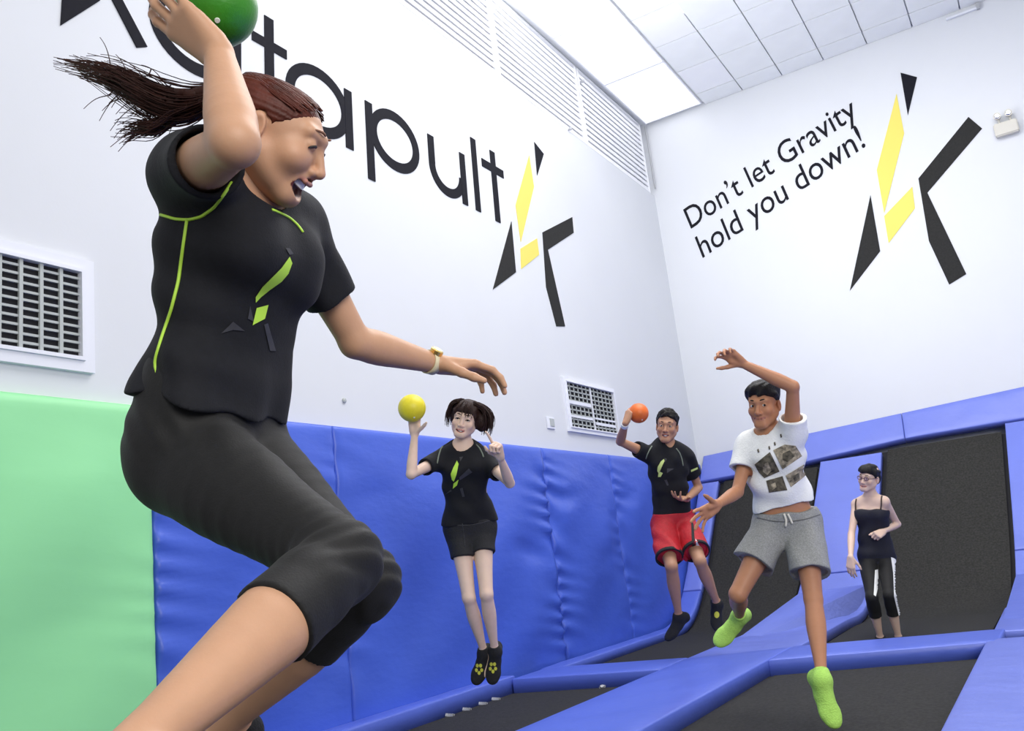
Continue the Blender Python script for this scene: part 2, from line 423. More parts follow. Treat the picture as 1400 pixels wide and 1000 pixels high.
# ================================================================== PADS AND TRAMPOLINES
PROF = np.array([(6.0, 0), (9.3, 0), (9.5, .025), (9.7, .085), (9.9, .19), (10.1, .345), (10.35, .58), (11.6, 1.98)])
def prof_pt(s):
    """s: arc parameter 0..1 along the far bed's profile -> (y, z, normal_y, normal_z)"""
    d = np.hypot(*np.diff(PROF, axis=0).T); c = np.concatenate([[0], np.cumsum(d)]); t = s * c[-1]
    y = np.interp(t, c, PROF[:, 0]); z = np.interp(t, c, PROF[:, 1])
    e = 0.08
    y1 = np.interp(t + e, c, PROF[:, 0]); z1 = np.interp(t + e, c, PROF[:, 1]); y0 = np.interp(t - e, c, PROF[:, 0]); z0 = np.interp(t - e, c, PROF[:, 1])
    ty, tz = y1 - y0, z1 - z0; l = math.hypot(ty, tz)
    return y, z, -tz / l, ty / l
def s_of_y(yq):
    d = np.hypot(*np.diff(PROF, axis=0).T); c = np.concatenate([[0], np.cumsum(d)])
    return float(np.interp(yq, PROF[:, 0], c) / c[-1])
def wr(x, y, z, a, seed=0.0):
    """gentle soft wrinkles of the padded vinyl"""
    return a * (math.sin(9 * y + 3.1 * math.sin(4.3 * x + seed) + seed) * .5 + math.sin(21 * y + 5 * z * 2 + 2.3 * math.sin(9 * x + seed * 2)) * .3 + math.sin(15 * x + 7 * z + seed) * .3)
def slab(name, quad_fn, nu, nv, thick, material, label, cat, group=None, parent=None, puff=0.006, wrink=0.004, seed=0.0, smooth=True, edge=0.02):
    """padded slab: quad_fn(u,v)->(point on base, unit normal); rounded edges, puffed top, soft wrinkles"""
    cq = [np.array(quad_fn(a, b)[0], float) for a, b in ((0, .5), (1, .5), (.5, 0), (.5, 1))]
    eu = .014 / max(.1, np.linalg.norm(cq[1] - cq[0])); ev = .014 / max(.1, np.linalg.norm(cq[3] - cq[2]))
    us = np.concatenate([[0, 0, eu * .3, eu], np.linspace(eu, 1 - eu, nu)[1:-1], [1 - eu, 1 - eu * .3, 1, 1]])
    vs_ = np.concatenate([[0, 0, ev * .3, ev], np.linspace(ev, 1 - ev, nv)[1:-1], [1 - ev, 1 - ev * .3, 1, 1]])
    V = []; NU, NV = len(us), len(vs_)
    for i, u in enumerate(us):
        for j, v in enumerate(vs_):
            p, n = quad_fn(u, v); p = np.array(p, float); n = np.array(n, float)
            ie = min(i, NU - 1 - i); je = min(j, NV - 1 - j); k = min(ie, je)
            h = {0: 0.0, 1: .93, 2: .985}.get(k, 1.0) * thick
            if k >= 3:
                h += puff * min(1, 6 * min(u, 1 - u, v, 1 - v) + .2) + wr(p[0], p[1], p[2], wrink, seed) * min(1, 8 * min(u, 1 - u, v, 1 - v))
            V.append(p + n * h)
    F = []
    for i in range(NU - 1):
        for j in range(NV - 1): F.append((i * NV + j, (i + 1) * NV + j, (i + 1) * NV + j + 1, i * NV + j + 1))
    o = mesh_obj(name, V, F, material, parent, smooth)
    bmx = bmesh.new(); bmx.from_mesh(o.data); bmesh.ops.remove_doubles(bmx, verts=bmx.verts[:], dist=1e-5)
    be = [e for e in bmx.edges if e.is_boundary]
    if be: bmesh.ops.contextual_create(bmx, geom=be)
    bmesh.ops.recalc_face_normals(bmx, faces=bmx.faces[:]); bmx.to_mesh(o.data); bmx.free()
    o.data.polygons.foreach_set('use_smooth', [smooth] * len(o.data.polygons))
    if label: setp(o, label, cat, group)
    return o
def flat_quad(a, b, c, d, z=0.0):
    a, b, c, d = [np.array(q, float) for q in (a, b, c, d)]      # a-b along u at v=0 ; d-c at v=1
    def f(u, v):
        q = (a * (1 - u) + b * u) * (1 - v) + (d * (1 - u) + c * u) * v
        return (q[0], q[1], z), (0, 0, 1)
    return f
ZP = -0.03
# near trampoline beds (flat woven mats, a dark gap all round)
def bed_flat(label, x0, x1, y0, y1a, y1b):
    t = empty('trampoline', ((x0 + x1) / 2, (y0 + y1a) / 2, ZP)); setp(t, label, 'trampoline', 'trampolines let into the floor')
    cx, cy = t.location[0], t.location[1]; g = 0.055
    P = [(x0 + g, y0 + g), (x1 - g, y0 + g), (x1 - g, y1b - g), (x0 + g, y1a - g)]
    extr('woven_mat', [(p[0] - cx, p[1] - cy, .018) for p in P], (0, 0, .008), M['bed'], t)
    Q = [(x0, y0), (x1, y0), (x1, y1b), (x0, y1a)]
    bm = bmesh.new()
    for k in range(4):
        a, b, c, d = Q[k], Q[(k + 1) % 4], P[(k + 1) % 4], P[k]
        lo = [bm.verts.new((q[0] - cx, q[1] - cy, 0.0)) for q in (a, b, c, d)]; hi = [bm.verts.new((q[0] - cx, q[1] - cy, .012)) for q in (a, b, c, d)]
        bm.faces.new(hi); bm.faces.new(lo[::-1])
        for e in range(4): bm.faces.new((lo[e], lo[(e + 1) % 4], hi[(e + 1) % 4], hi[e]))
    fr = bm_obj('frame', bm, M['gapblack'], t)
    return t, (cx, cy), Q
bedR, cR, qR = bed_flat('black woven trampoline bed beside the wide right pad, under the boy in grey shorts', -1.90, -0.58, 1.6, 6.26, 6.58)
bedL, cL, qL = bed_flat('black woven trampoline bed along the blue wall pads, under the girl with yellow ball', -3.76, -2.61, 1.6, 5.93, 6.08)
# metal springs showing in the gaps
for (x, y) in ((-3.69, 5.05), (-3.69, 5.25), (-3.69, 5.45), (-3.69, 5.62), (-3.02, 5.985)):
    bm = bmesh.new(); a = (x - cL[0], y - cL[1], .03)
    pts = [(a[0] - .03 + .06 * k / 24, a[1] + .011 * math.cos(k * 1.6), a[2] + .011 * math.sin(k * 1.6)) for k in range(25)]
    if x > -3.5: pts = [(a[0] + (q[1] - a[1]), a[1] + (q[0] - a[0]), q[2]) for q in pts]
    tube_bm(bm, pts, .005, 5); bm_obj('spring', bm, M['greymetal'], bedL)
# far trampolines: flat near part that sweeps up the end wall
def far_bed(label, xl, xr, y0, s1):
    t = empty('curved_trampoline', ((xl(0) + xr(0)) / 2, y0, 0)); setp(t, label, 'trampoline', 'trampolines that sweep up the end wall')
    L = t.location; s0 = s_of_y(y0); n = 44; m = 6
    V = []; W_ = []; F = []
    for i in range(n + 1):
        s = s0 + (s1 - s0) * i / n; y, z, ny, nz = prof_pt(s)
        for j in range(m + 1):
            x = xl(s) + .05 + (xr(s) - xl(s) - .1) * j / m
            V.append((x - L[0], y - L[1], z)); W_.append((x - L[0], y - L[1] - ny * .02, z - nz * .02))
    k = (m + 1)
    for i in range(n):
        for j in range(m): F.append((i * k + j, i * k + j + 1, (i + 1) * k + j + 1, (i + 1) * k + j))
    N = len(V); F += [tuple(N + q for q in f[::-1]) for f in F]
    mesh_obj('woven_mat', V + W_, F, M['bed'], t, True)
    V2 = []; F2 = []
    for i in range(n + 1):
        s = s0 + (s1 - s0) * i / n; y, z, ny, nz = prof_pt(s)
        for x in (xl(s) - .02, xr(s) + .02): V2.append((x - L[0], y - L[1] - ny * .035, z - nz * .035))
    for i in range(n): F2.append((2 * i, 2 * i + 1, 2 * i + 3, 2 * i + 2))
    N = len(V2); V2 += [(v[0], v[1], v[2] - .012) for v in V2]; F2 += [tuple(N + q for q in f[::-1]) for f in F2]
    mesh_obj('frame', V2, F2, M['gapblack'], t)
    return t
S_BEND = s_of_y(9.3)
def edge(x_floor, x_top):
    return lambda s: x_floor + (x_top - x_floor) * max(0, (s - S_BEND + .05) / (1.05 - S_BEND)) ** 0.9
b1L = edge(-3.70, -3.62); b1R = edge(-2.67, -2.30); b2L = edge(-1.89, -1.60); b2R = edge(-0.58, -0.29)
S_TOP1 = s_of_y(11.31); S_TOP2 = s_of_y(11.38)
far_bed('black curved trampoline in the corner, behind the two boys', b1L, b1R, 6.55, S_TOP1)
far_bed('black curved trampoline behind the woman in glasses', b2L, b2R, 7.0, S_TOP2)
PT = 0.085      # pad thickness
def prof_quad(xa, xb, s0, s1, lift=-.02):
    def f(u, v):
        s = s0 + (s1 - s0) * v; y, z, ny, nz = prof_pt(s); x = xa(s) + (xb(s) - xa(s)) * u
        return (x, y + ny * lift, z + nz * lift), (0, ny, nz)
    return f
G1 = 'blue pads on the floor'
slab('floor_pad', flat_quad((-2.61, 1.55), (-1.90, 1.55), (-1.90, 6.95), (-2.61, 6.60), ZP), 10, 60, PT + .03, M['blue'], 'long blue pad between the two near trampolines, running towards the end wall', 'floor pad', G1, wrink=.003)
slab('floor_pad', flat_quad((-3.76, 5.98), (-2.61, 6.10), (-2.61, 6.66), (-3.76, 6.52), ZP), 24, 8, PT + .03, M['blue'], 'blue cross pad ending at the blue wall pads, between two trampolines', 'floor pad', G1, wrink=.003, edge=.03)
slab('floor_pad', flat_quad((-1.90, 6.30), (-0.50, 6.62), (-0.50, 7.28), (-1.90, 6.98), ZP), 24, 8, PT + .03, M['blue'], 'blue cross pad in front of the woman in glasses', 'floor pad', G1, wrink=.003, edge=.03)
slab('floor_pad', flat_quad((-0.58, 1.55), (3.2, 1.55), (3.2, 7.25), (-0.58, 6.75), ZP), 60, 110, PT + .03, M['bluelight'], 'wide wrinkled light blue floor pad at the right', 'floor pad', G1, wrink=.011, seed=1.3, edge=.035)
slab('floor_pad', flat_quad((-3.93, 1.55), (-3.70, 1.55), (-3.78, 6.05), (-3.93, 6.05), ZP), 4, 60, PT + .045, M['blue'], 'narrow blue edge pad at the foot of the blue wall pads', 'floor pad', G1, wrink=.003, edge=.06)
# pads round the far trampolines
G2 = 'blue pads of the swept end wall'
sA = s_of_y(6.6)
slab('swept_pad', prof_quad(lambda s: b1R(s) - .0, lambda s: b2L(s), sA + .005, s_of_y(10.15)), 14, 60, PT, M['bluelight'], 'blue pad between the swept trampolines, lower piece that bends up from the floor', 'wall pad', G2, wrink=.005, seed=2.1)
slab('swept_pad', prof_quad(lambda s: b1R(s), lambda s: b2L(s), s_of_y(10.16), s_of_y(11.32)), 14, 36, PT, M['bluelight'], 'upright blue pad between the swept trampolines, behind the woman in glasses', 'wall pad', G2, wrink=.007, seed=2.7)
slab('swept_pad', prof_quad(lambda s: -3.885, lambda s: b1L(s), s_of_y(6.62), s_of_y(10.1)), 6, 70, PT, M['blue'], 'narrow blue edge pad curving up in the corner under the boy in red shorts', 'wall pad', G2, wrink=.004, seed=3.3, edge=.05)
slab('swept_pad', prof_quad(lambda s: -3.885, lambda s: b1L(s), s_of_y(10.11), s_of_y(11.28)), 6, 30, PT, M['bluelight'], 'upright blue edge pad in the corner beside the wall pads', 'wall pad', G2, wrink=.004, seed=3.9, edge=.05)
slab('swept_pad', prof_quad(lambda s: b2R(s), lambda s: 3.2, s_of_y(7.32), s_of_y(10.2)), 20, 50, PT, M['bluelight'], 'wide blue pad bending up from the floor right of the swept trampolines', 'wall pad', G2, wrink=.006, seed=4.4)
slab('swept_pad', prof_quad(lambda s: b2R(s), lambda s: 3.2, s_of_y(10.21), s_of_y(11.42)), 20, 30, PT, M['bluelight'], 'upright wide blue pad on the end wall right of the swept trampolines', 'wall pad', G2, wrink=.006, seed=4.9)
# header pads along the top of the end wall: their upper edge climbs slightly to the right
def header(x0, x1, sb0, sb1):
    def f(u, v):
        x = x0 + (x1 - x0) * u
        yb, zb, ny, nz = prof_pt(s_of_y(sb0 + (sb1 - sb0) * u))
        zt = 2.00 + .044 * (x + 3.6); yt = 11.63
        return (x, (yb + .02) * (1 - v) + yt * v, zb * (1 - v) + zt * v), (0, ny, nz)
    return f
for (x0, x1, a, b, lab) in ((-3.885, -2.62, 11.30, 11.33, 'blue header pad in the corner above the swept trampoline'), (-2.62, -1.36, 11.33, 11.42, 'blue header pad above the upright pad behind the woman in glasses'), (-1.36, 3.2, 11.42, 11.46, 'long blue header pad above the right swept trampoline')):
    slab('header_pad', header(x0, x1 - .006, a, b), max(10, int((x1 - x0) * 16)), 8, PT, M['bluelight'], lab, 'wall pad', 'blue header pads along the end wall', wrink=.006, seed=x0, edge=.02)
# wall pads on the left wall
def wall_quad(y0, y1, z0, z1):
    def f(u, v): return (WX, y0 + (y1 - y0) * u, z0 + (z1 - z0) * v), (1, 0, 0)
    return f
def wall_pad(y0, y1, label, material, seed, fold0, fold1):
    """tall vinyl pad, gathered folds beside its seams"""
    nu, nv = max(14, int((y1 - y0) * 26)), 70
    us = np.concatenate([[0, 0, .006, .02], np.linspace(.02, .98, nu)[1:-1], [.98, .994, 1, 1]]); vv = np.concatenate([[0, 0], np.linspace(.01, .99, nv), [1, 1]])
    V = []; NU, NV = len(us), len(vv)
    for i, u in enumerate(us):
        for j, v in enumerate(vv):
            y = y0 + .004 + (y1 - y0 - .008) * u; z = -.03 + 1.97 * v
            k = min(i, NU - 1 - i, j, NV - 1 - j)
            h = {0: 0, 1: .052, 2: .066}.get(k, .07)
            if k >= 2:
                dl, dr = (y - y0), (y1 - y)
                g = fold0 * math.exp(-dl / .16) * math.sin(z * 34 + 4 * math.sin(z * 5 + seed) + dl * 9) + fold1 * math.exp(-dr / .16) * math.sin(z * 31 + 4 * math.sin(z * 6 + seed * 2) - dr * 8)
                swag = .017 * math.sin(3.2 * (z * .9 + .55 * (y - y0)) + seed) + 0.010 * math.sin(6.1 * (z - .8 * (y - y0)) + 2 * seed)
                w = min(1, 5 * min(u, 1 - u)) * min(1, 5 * min(v, 1 - v))
                h += .027 * g * min(1, 9 * min(v, 1 - v)) + swag * w + .012 * w
                sw = math.exp(-((z - .95 - .10 * math.sin(2.2 * y)) / .10) ** 2) * math.exp(-((dr - .38) / .34) ** 2) * fold1 + math.exp(-((z - 1.45 - .1 * dl) / .09) ** 2) * math.exp(-((dl - .3) / .3) ** 2) * fold0
                h -= .034 * sw
            V.append((WX + max(h, 0 if k < 2 else .025), y, z))
    F = [(i * NV + j, (i + 1) * NV + j, (i + 1) * NV + j + 1, i * NV + j + 1) for i in range(NU - 1) for j in range(NV - 1)]
    o = mesh_obj('wall_pad', V, F, material, None, True)
    setp(o, label, 'wall pad', 'pads along the side wall')
wall_pad(0.95, 3.01, 'mint green vinyl wall pad under the framed vent', M['green'], .4, .15, .15)
wall_pad(3.01, 4.40, 'blue vinyl wall pad next to the mint green one', M['bluewall'], 1.0, .55, .25)
wall_pad(4.40, 7.20, 'widest blue vinyl wall pad, behind the girl with yellow ball', M['bluewall'], 2.1, .3, 1.0)
wall_pad(7.20, 8.65, 'blue vinyl wall pad with gathered folds under the two-panel vent', M['bluewall'], 3.3, .9, .35)
wall_pad(8.65, 11.55, 'blue vinyl wall pad in the corner behind the boy in red shorts', M['bluewall'], 4.2, .5, .3)
# ================================================================== PEOPLE: bodies and clothes as smooth-blended implicit volumes, meshed once
F32 = np.float32
def nrm(v):
    v = np.array(v, float); return v / max(1e-9, np.linalg.norm(v))
def smin(a, b, k):
    if k <= 0: return np.minimum(a, b)
    h = np.clip(0.5 + 0.5 * (b - a) / k, 0, 1)
    return b * (1 - h) + a * h - k * h * (1 - h)
def smax(a, b, k): return -smin(-a, -b, k)

class Cone:            # round cone a->b, optional flat cut beyond b (and before a)
    def __init__(s, a, b, r1, r2, k=.02, cut=False, cuta=False, flat=None, squash=1.0, sub=False, cutn=None):
        s.a, s.b, s.r1, s.r2, s.k, s.cut, s.cuta, s.sub = np.array(a, float), np.array(b, float), r1, r2, k, cut, cuta, sub
        s.flat = None if flat is None else nrm(flat); s.squash = squash; s.cutn = None if cutn is None else nrm(cutn)
    def box(s):
        r = max(s.r1, s.r2); return np.minimum(s.a, s.b) - r, np.maximum(s.a, s.b) + r
    def __call__(s, x, y, z):
        ba = s.b - s.a; L2 = max(1e-12, float(ba @ ba))
        px, py, pz = x - s.a[0], y - s.a[1], z - s.a[2]
        t = (px * ba[0] + py * ba[1] + pz * ba[2]) / L2
        tc = np.clip(t, 0, 1)
        qx, qy, qz = px - ba[0] * tc, py - ba[1] * tc, pz - ba[2] * tc
        r = s.r1 + (s.r2 - s.r1) * tc
        if s.flat is not None:      # elliptical section: squash along flat direction
            f = qx * s.flat[0] + qy * s.flat[1] + qz * s.flat[2]
            d2 = qx * qx + qy * qy + qz * qz + f * f * (1 / s.squash ** 2 - 1)
            d = (np.sqrt(d2) - r) * min(1, s.squash)
        else:
            d = np.sqrt(qx * qx + qy * qy + qz * qz) - r
        L = math.sqrt(L2)
        if s.cut:
            if s.cutn is None: d = np.maximum(d, (t - 1) * L)
            else:
                d = np.maximum(d, (x - s.b[0]) * s.cutn[0] + (y - s.b[1]) * s.cutn[1] + (z - s.b[2]) * s.cutn[2])
        if s.cuta: d = np.maximum(d, -t * L)
        return d
class Chain:           # limb: polyline with smoothly varying radius, one solid without joint bulges
    def __init__(s, pts, rad_, k=.015, sub=False):
        s.p, s.r, s.k, s.sub = [np.array(q, float) for q in pts], list(rad_), k, sub
    def grown(s, g): return Chain(s.p, [q + g for q in s.r], s.k)
    def box(s):
        a = np.array(s.p); r = max(s.r); return a.min(0) - r, a.max(0) + r
    def __call__(s, x, y, z):
        out = None
        for i in range(len(s.p) - 1):
            a, ba = s.p[i], s.p[i + 1] - s.p[i]; L2 = max(1e-12, float(ba @ ba))
            px, py, pz = x - a[0], y - a[1], z - a[2]
            t = np.clip((px * ba[0] + py * ba[1] + pz * ba[2]) / L2, 0, 1)
            qx, qy, qz = px - ba[0] * t, py - ba[1] * t, pz - ba[2] * t
            d = np.sqrt(qx * qx + qy * qy + qz * qz) - (s.r[i] + (s.r[i + 1] - s.r[i]) * t)
            out = d if out is None else np.minimum(out, d)
        return out
class Ell:             # oriented ellipsoid, axes rows of R
    def __init__(s, c, r, R=np.eye(3), k=.02, sub=False):
        s.c, s.r, s.R, s.k, s.sub = np.array(c, float), np.array(r, float), np.array(R, float), k, sub
    def box(s):
        e = np.sqrt(((s.R * s.r[:, None]) ** 2).sum(0)); return s.c - e, s.c + e
    def __call__(s, x, y, z):
        px, py, pz = x - s.c[0], y - s.c[1], z - s.c[2]
        q = [px * a[0] + py * a[1] + pz * a[2] for a in s.R]
        k0 = np.sqrt(sum((qi / ri) ** 2 for qi, ri in zip(q, s.r)))
        k1 = np.sqrt(sum((qi / ri ** 2) ** 2 for qi, ri in zip(q, s.r)))
        return k0 * (k0 - 1) / np.maximum(k1, 1e-6)
class Loft:            # torso: slices (centre, right, front, halfwidth, depth front, depth back)
    def __init__(s, sl, k=.03, grow=0.0, cut0=None, cut1=None, sub=False, power=2.3):
        s.sl, s.k, s.grow, s.cut0, s.cut1, s.sub, s.pw = sl, k, grow, cut0, cut1, sub, power
    def box(s):
        r = max(max(q[3], q[4], q[5]) for q in s.sl) + s.grow; C = np.array([q[0] for q in s.sl])
        return C.min(0) - r, C.max(0) + r
    def __call__(s, x, y, z):
        out = None
        n = len(s.sl)
        for i in range(n - 1):
            A, B = s.sl[i], s.sl[i + 1]
            ax = B[0] - A[0]; L2 = float(ax @ ax)
            t = ((x - A[0][0]) * ax[0] + (y - A[0][1]) * ax[1] + (z - A[0][2]) * ax[2]) / L2
            tc = np.clip(t, 0, 1)
            cx, cy, cz = (A[0][j] + ax[j] * tc for j in range(3))
            px, py, pz = x - cx, y - cy, z - cz
            rx = [A[1][j] + (B[1][j] - A[1][j]) * tc for j in range(3)]; fr = [A[2][j] + (B[2][j] - A[2][j]) * tc for j in range(3)]
            u = px * rx[0] + py * rx[1] + pz * rx[2]; v = px * fr[0] + py * fr[1] + pz * fr[2]
            h2 = np.maximum(px * px + py * py + pz * pz - u * u - v * v, 0)
            w = A[3] + (B[3] - A[3]) * tc + s.grow; df = A[4] + (B[4] - A[4]) * tc + s.grow; db = A[5] + (B[5] - A[5]) * tc + s.grow
            d_ = np.where(v > 0, df, db)
            m_ = np.minimum(w, d_)
            e = (np.abs(u / w) ** s.pw + np.abs(v / d_) ** s.pw + (h2 / (m_ * m_)) ** (s.pw / 2)) ** (1 / s.pw)
            d = (e - 1) * m_
            out = d if out is None else smin(out, d, .02)
        for cpl in (s.cut0, s.cut1):
            if cpl is not None:
                p, nn = cpl; out = np.maximum(out, (x - p[0]) * nn[0] + (y - p[1]) * nn[1] + (z - p[2]) * nn[2])
        return out
class Local:           # arbitrary function in a local frame; fn(u,v,w) with box half-size
    def __init__(s, c, R, half, fn, k=.01, sub=False):
        s.c, s.R, s.h, s.fn, s.k, s.sub = np.array(c, float), np.array(R, float), half, fn, k, sub
    def box(s): return s.c - s.h, s.c + s.h
    def __call__(s, x, y, z):
        px, py, pz = x - s.c[0], y - s.c[1], z - s.c[2]
        return s.fn(*[px * a[0] + py * a[1] + pz * a[2] for a in s.R])

def field(prims, h, clip=None):
    adds = [p for p in prims if not p.sub]
    lo = np.min([p.box()[0] for p in adds], 0) - 4 * h; hi = np.max([p.box()[1] for p in adds], 0) + 4 * h
    n = np.ceil((hi - lo) / h).astype(int) + 1
    F = np.full(n, 1.0, F32)
    ax = [(lo[i] + h * np.arange(n[i])).astype(F32) for i in range(3)]
    for p in prims:
        a, b = p.box(); mg = max(p.k, 0) + 3 * h
        i0 = np.clip(np.floor((a - mg - lo) / h).astype(int), 0, n); i1 = np.clip(np.ceil((b + mg - lo) / h).astype(int) + 1, 0, n)
        if (i1 <= i0).any(): continue
        sl = tuple(slice(i0[j], i1[j]) for j in range(3))
        d = p(ax[0][sl[0]][:, None, None], ax[1][sl[1]][None, :, None], ax[2][sl[2]][None, None, :])
        F[sl] = smax(F[sl], -d, p.k) if p.sub else smin(F[sl], d, p.k)
    return F, lo, h, ax
def surface(F, lo, h):
    """naive surface nets"""
    n = np.array(F.shape); S = F < 0
    c = np.zeros(n - 1, np.uint8)
    for dx in (0, 1):
        for dy in (0, 1):
            for dz in (0, 1):
                c += S[dx:n[0] - 1 + dx, dy:n[1] - 1 + dy, dz:n[2] - 1 + dz]
    act = np.argwhere((c > 0) & (c < 8))
    idx = np.full(n - 1, -1, np.int64); idx[tuple(act.T)] = np.arange(len(act))
    acc = np.zeros((len(act), 3)); cnt = np.zeros(len(act))
    cor = [(a, b, d) for a in (0, 1) for b in (0, 1) for d in (0, 1)]
    val = {k: F[act[:, 0] + k[0], act[:, 1] + k[1], act[:, 2] + k[2]].astype(float) for k in cor}
    for a in cor:
        for axx in range(3):
            if a[axx]: continue
            b = tuple(1 if j == axx else a[j] for j in range(3))
            va, vb = val[a], val[b]; m_ = (va < 0) != (vb < 0)
            t = va[m_] / (va[m_] - vb[m_]); q = np.tile(np.array(a, float), (m_.sum(), 1)); q[:, axx] += t
            acc[m_] += q; cnt[m_] += 1
    V = lo + h * (act + acc / cnt[:, None])
    quads = []
    for axx in range(3):
        o = [j for j in range(3) if j != axx]
        s0 = [slice(None)] * 3; s1 = [slice(None)] * 3; s0[axx] = slice(0, -1); s1[axx] = slice(1, None)
        A, B = S[tuple(s0)], S[tuple(s1)]
        e = np.argwhere(A != B); e = e[(e[:, o[0]] > 0) & (e[:, o[1]] > 0) & (e[:, o[0]] < n[o[0]] - 1) & (e[:, o[1]] < n[o[1]] - 1)]
        ins = A[tuple(e.T)]
        def I(d0, d1):
            q = e.copy(); q[:, o[0]] -= d0; q[:, o[1]] -= d1; return idx[tuple(q.T)]
        q = np.stack([I(1, 1), I(0, 1), I(0, 0), I(1, 0)], 1)
        flip = ins if axx != 1 else ~ins
        q[~flip] = q[~flip][:, ::-1]
        quads.append(q)
    return V, np.concatenate(quads)
def relax(V, Q, it=1, lam=.5):
    for _ in range(it):
        s = np.zeros_like(V); c = np.zeros(len(V))
        for a, b in ((0, 1), (1, 2), (2, 3), (3, 0)):
            np.add.at(s, Q[:, a], V[Q[:, b]]); np.add.at(c, Q[:, a], 1); np.add.at(s, Q[:, b], V[Q[:, a]]); np.add.at(c, Q[:, b], 1)
        V = V + lam * (s / np.maximum(c, 1)[:, None] - V)
    return V
def sdf_mesh(name, groups, material, parent, colfn=None, relax_it=1, dispfn=None):
    """groups: list of (prims, voxel[, post]) all joined in ONE mesh"""
    Vs, Qs, off = [], [], 0
    for g in groups:
        prims, h = g[0], g[1]
        F, lo, h, ax = field(prims, h)
        if len(g) > 2 and g[2] is not None:
            F = g[2](F, ax[0][:, None, None], ax[1][None, :, None], ax[2][None, None, :]).astype(F32)
        if dispfn is not None:
            near = np.argwhere(np.abs(F) < .03)
            P = lo + near * h
            F[tuple(near.T)] += dispfn(P).astype(F32)
        V, Q = surface(F, lo, h)
        V = relax(V, Q, relax_it)
        Vs.append(V); Qs.append(Q + off); off += len(V)
    V = np.concatenate(Vs); Q = np.concatenate(Qs)
    org = np.array(parent.matrix_world.translation if parent is None else parent.location)
    me = bpy.data.meshes.new(name)
    me.vertices.add(len(V)); me.vertices.foreach_set('co', (V - org).astype(F32).ravel())
    me.loops.add(Q.size); me.loops.foreach_set('vertex_index', Q.astype(np.int32).ravel())
    me.polygons.add(len(Q)); me.polygons.foreach_set('loop_start', np.arange(0, Q.size, 4, dtype=np.int32))
    me.update(calc_edges=True); me.validate()
    me.polygons.foreach_set('use_smooth', [True] * len(me.polygons))
    if colfn is not None:
        a = me.color_attributes.new('tint', 'FLOAT_COLOR', 'POINT')
        c = np.ones((len(V), 4)); c[:, :3] = colfn(V); a.data.foreach_set('color', c.ravel())
    me.materials.append(material)
    o = bpy.data.objects.new(name, me); col.objects.link(o); o.parent = parent
    return o

# ------------------------------------------------------------------ pose helpers
def reach(parent, x, y, L, far):
    """point on the ray of pixel (x,y) at bone length L from parent; far=+1 behind, -1 in front"""
    d = ray(x, y); q = np.array(parent) - CAM
    A = d @ d; Bq = d @ q; Cq = q @ q - L * L
    disc = Bq * Bq - A * Cq
    s = Bq / A if disc < 0 else (Bq + far * math.sqrt(disc)) / A
    return CAM + d * s
def frame3(fwd, up):
    f = nrm(fwd); u = np.array(up, float); u = nrm(u - f * (u @ f)); r = np.cross(f, u)   # right, front, up
    return np.array([r, f, u])
RIGHT, FORW, UPV = CM[:, 0], CM[:, 1], CM[:, 2]
def view_dir(rx, ux, toward):
    """direction given as seen in the photograph: rx to the right, ux up, toward the viewer"""
    return nrm(RIGHT * rx + UPV * ux - FORW * toward)

def smooth_interp(tq, ts, vs):
    """monotone-ish cubic through the given radii"""
    ts, vs = np.array(ts, float), np.array(vs, float); m_ = np.gradient(vs, ts); i = np.clip(np.searchsorted(ts, tq) - 1, 0, len(ts) - 2)
    h = ts[i + 1] - ts[i]; u = (tq - ts[i]) / h
    return (2*u**3-3*u**2+1)*vs[i] + (u**3-2*u**2+u)*h*m_[i] + (-2*u**3+3*u**2)*vs[i+1] + (u**3-u**2)*h*m_[i+1]
def limb_prims(a, b, prof, k=.015, bulge=None, n=11):
    a, b = np.array(a, float), np.array(b, float); T = np.linspace(0, 1, n)
    ts = [p[0] for p in prof]; R_ = smooth_interp(T, ts, [p[1] for p in prof])
    B_ = np.zeros(n) if bulge is None else smooth_interp(T, ts, bulge[1])
    return [Chain([a + (b - a) * t + (0 if bulge is None else np.array(bulge[0]) * q) for t, q in zip(T, B_)], R_, k)]
def arm_prims(sh, el, wr, g=1.0):
    ua = limb_prims(sh, el, [(0, .047 * g), (.35, .044 * g), (.75, .037 * g), (1, .034 * g)], .015)
    fa = limb_prims(el, wr, [(0, .035 * g), (.22, .039 * g), (.55, .033 * g), (1, .0235 * g)], .012)
    return ua + fa
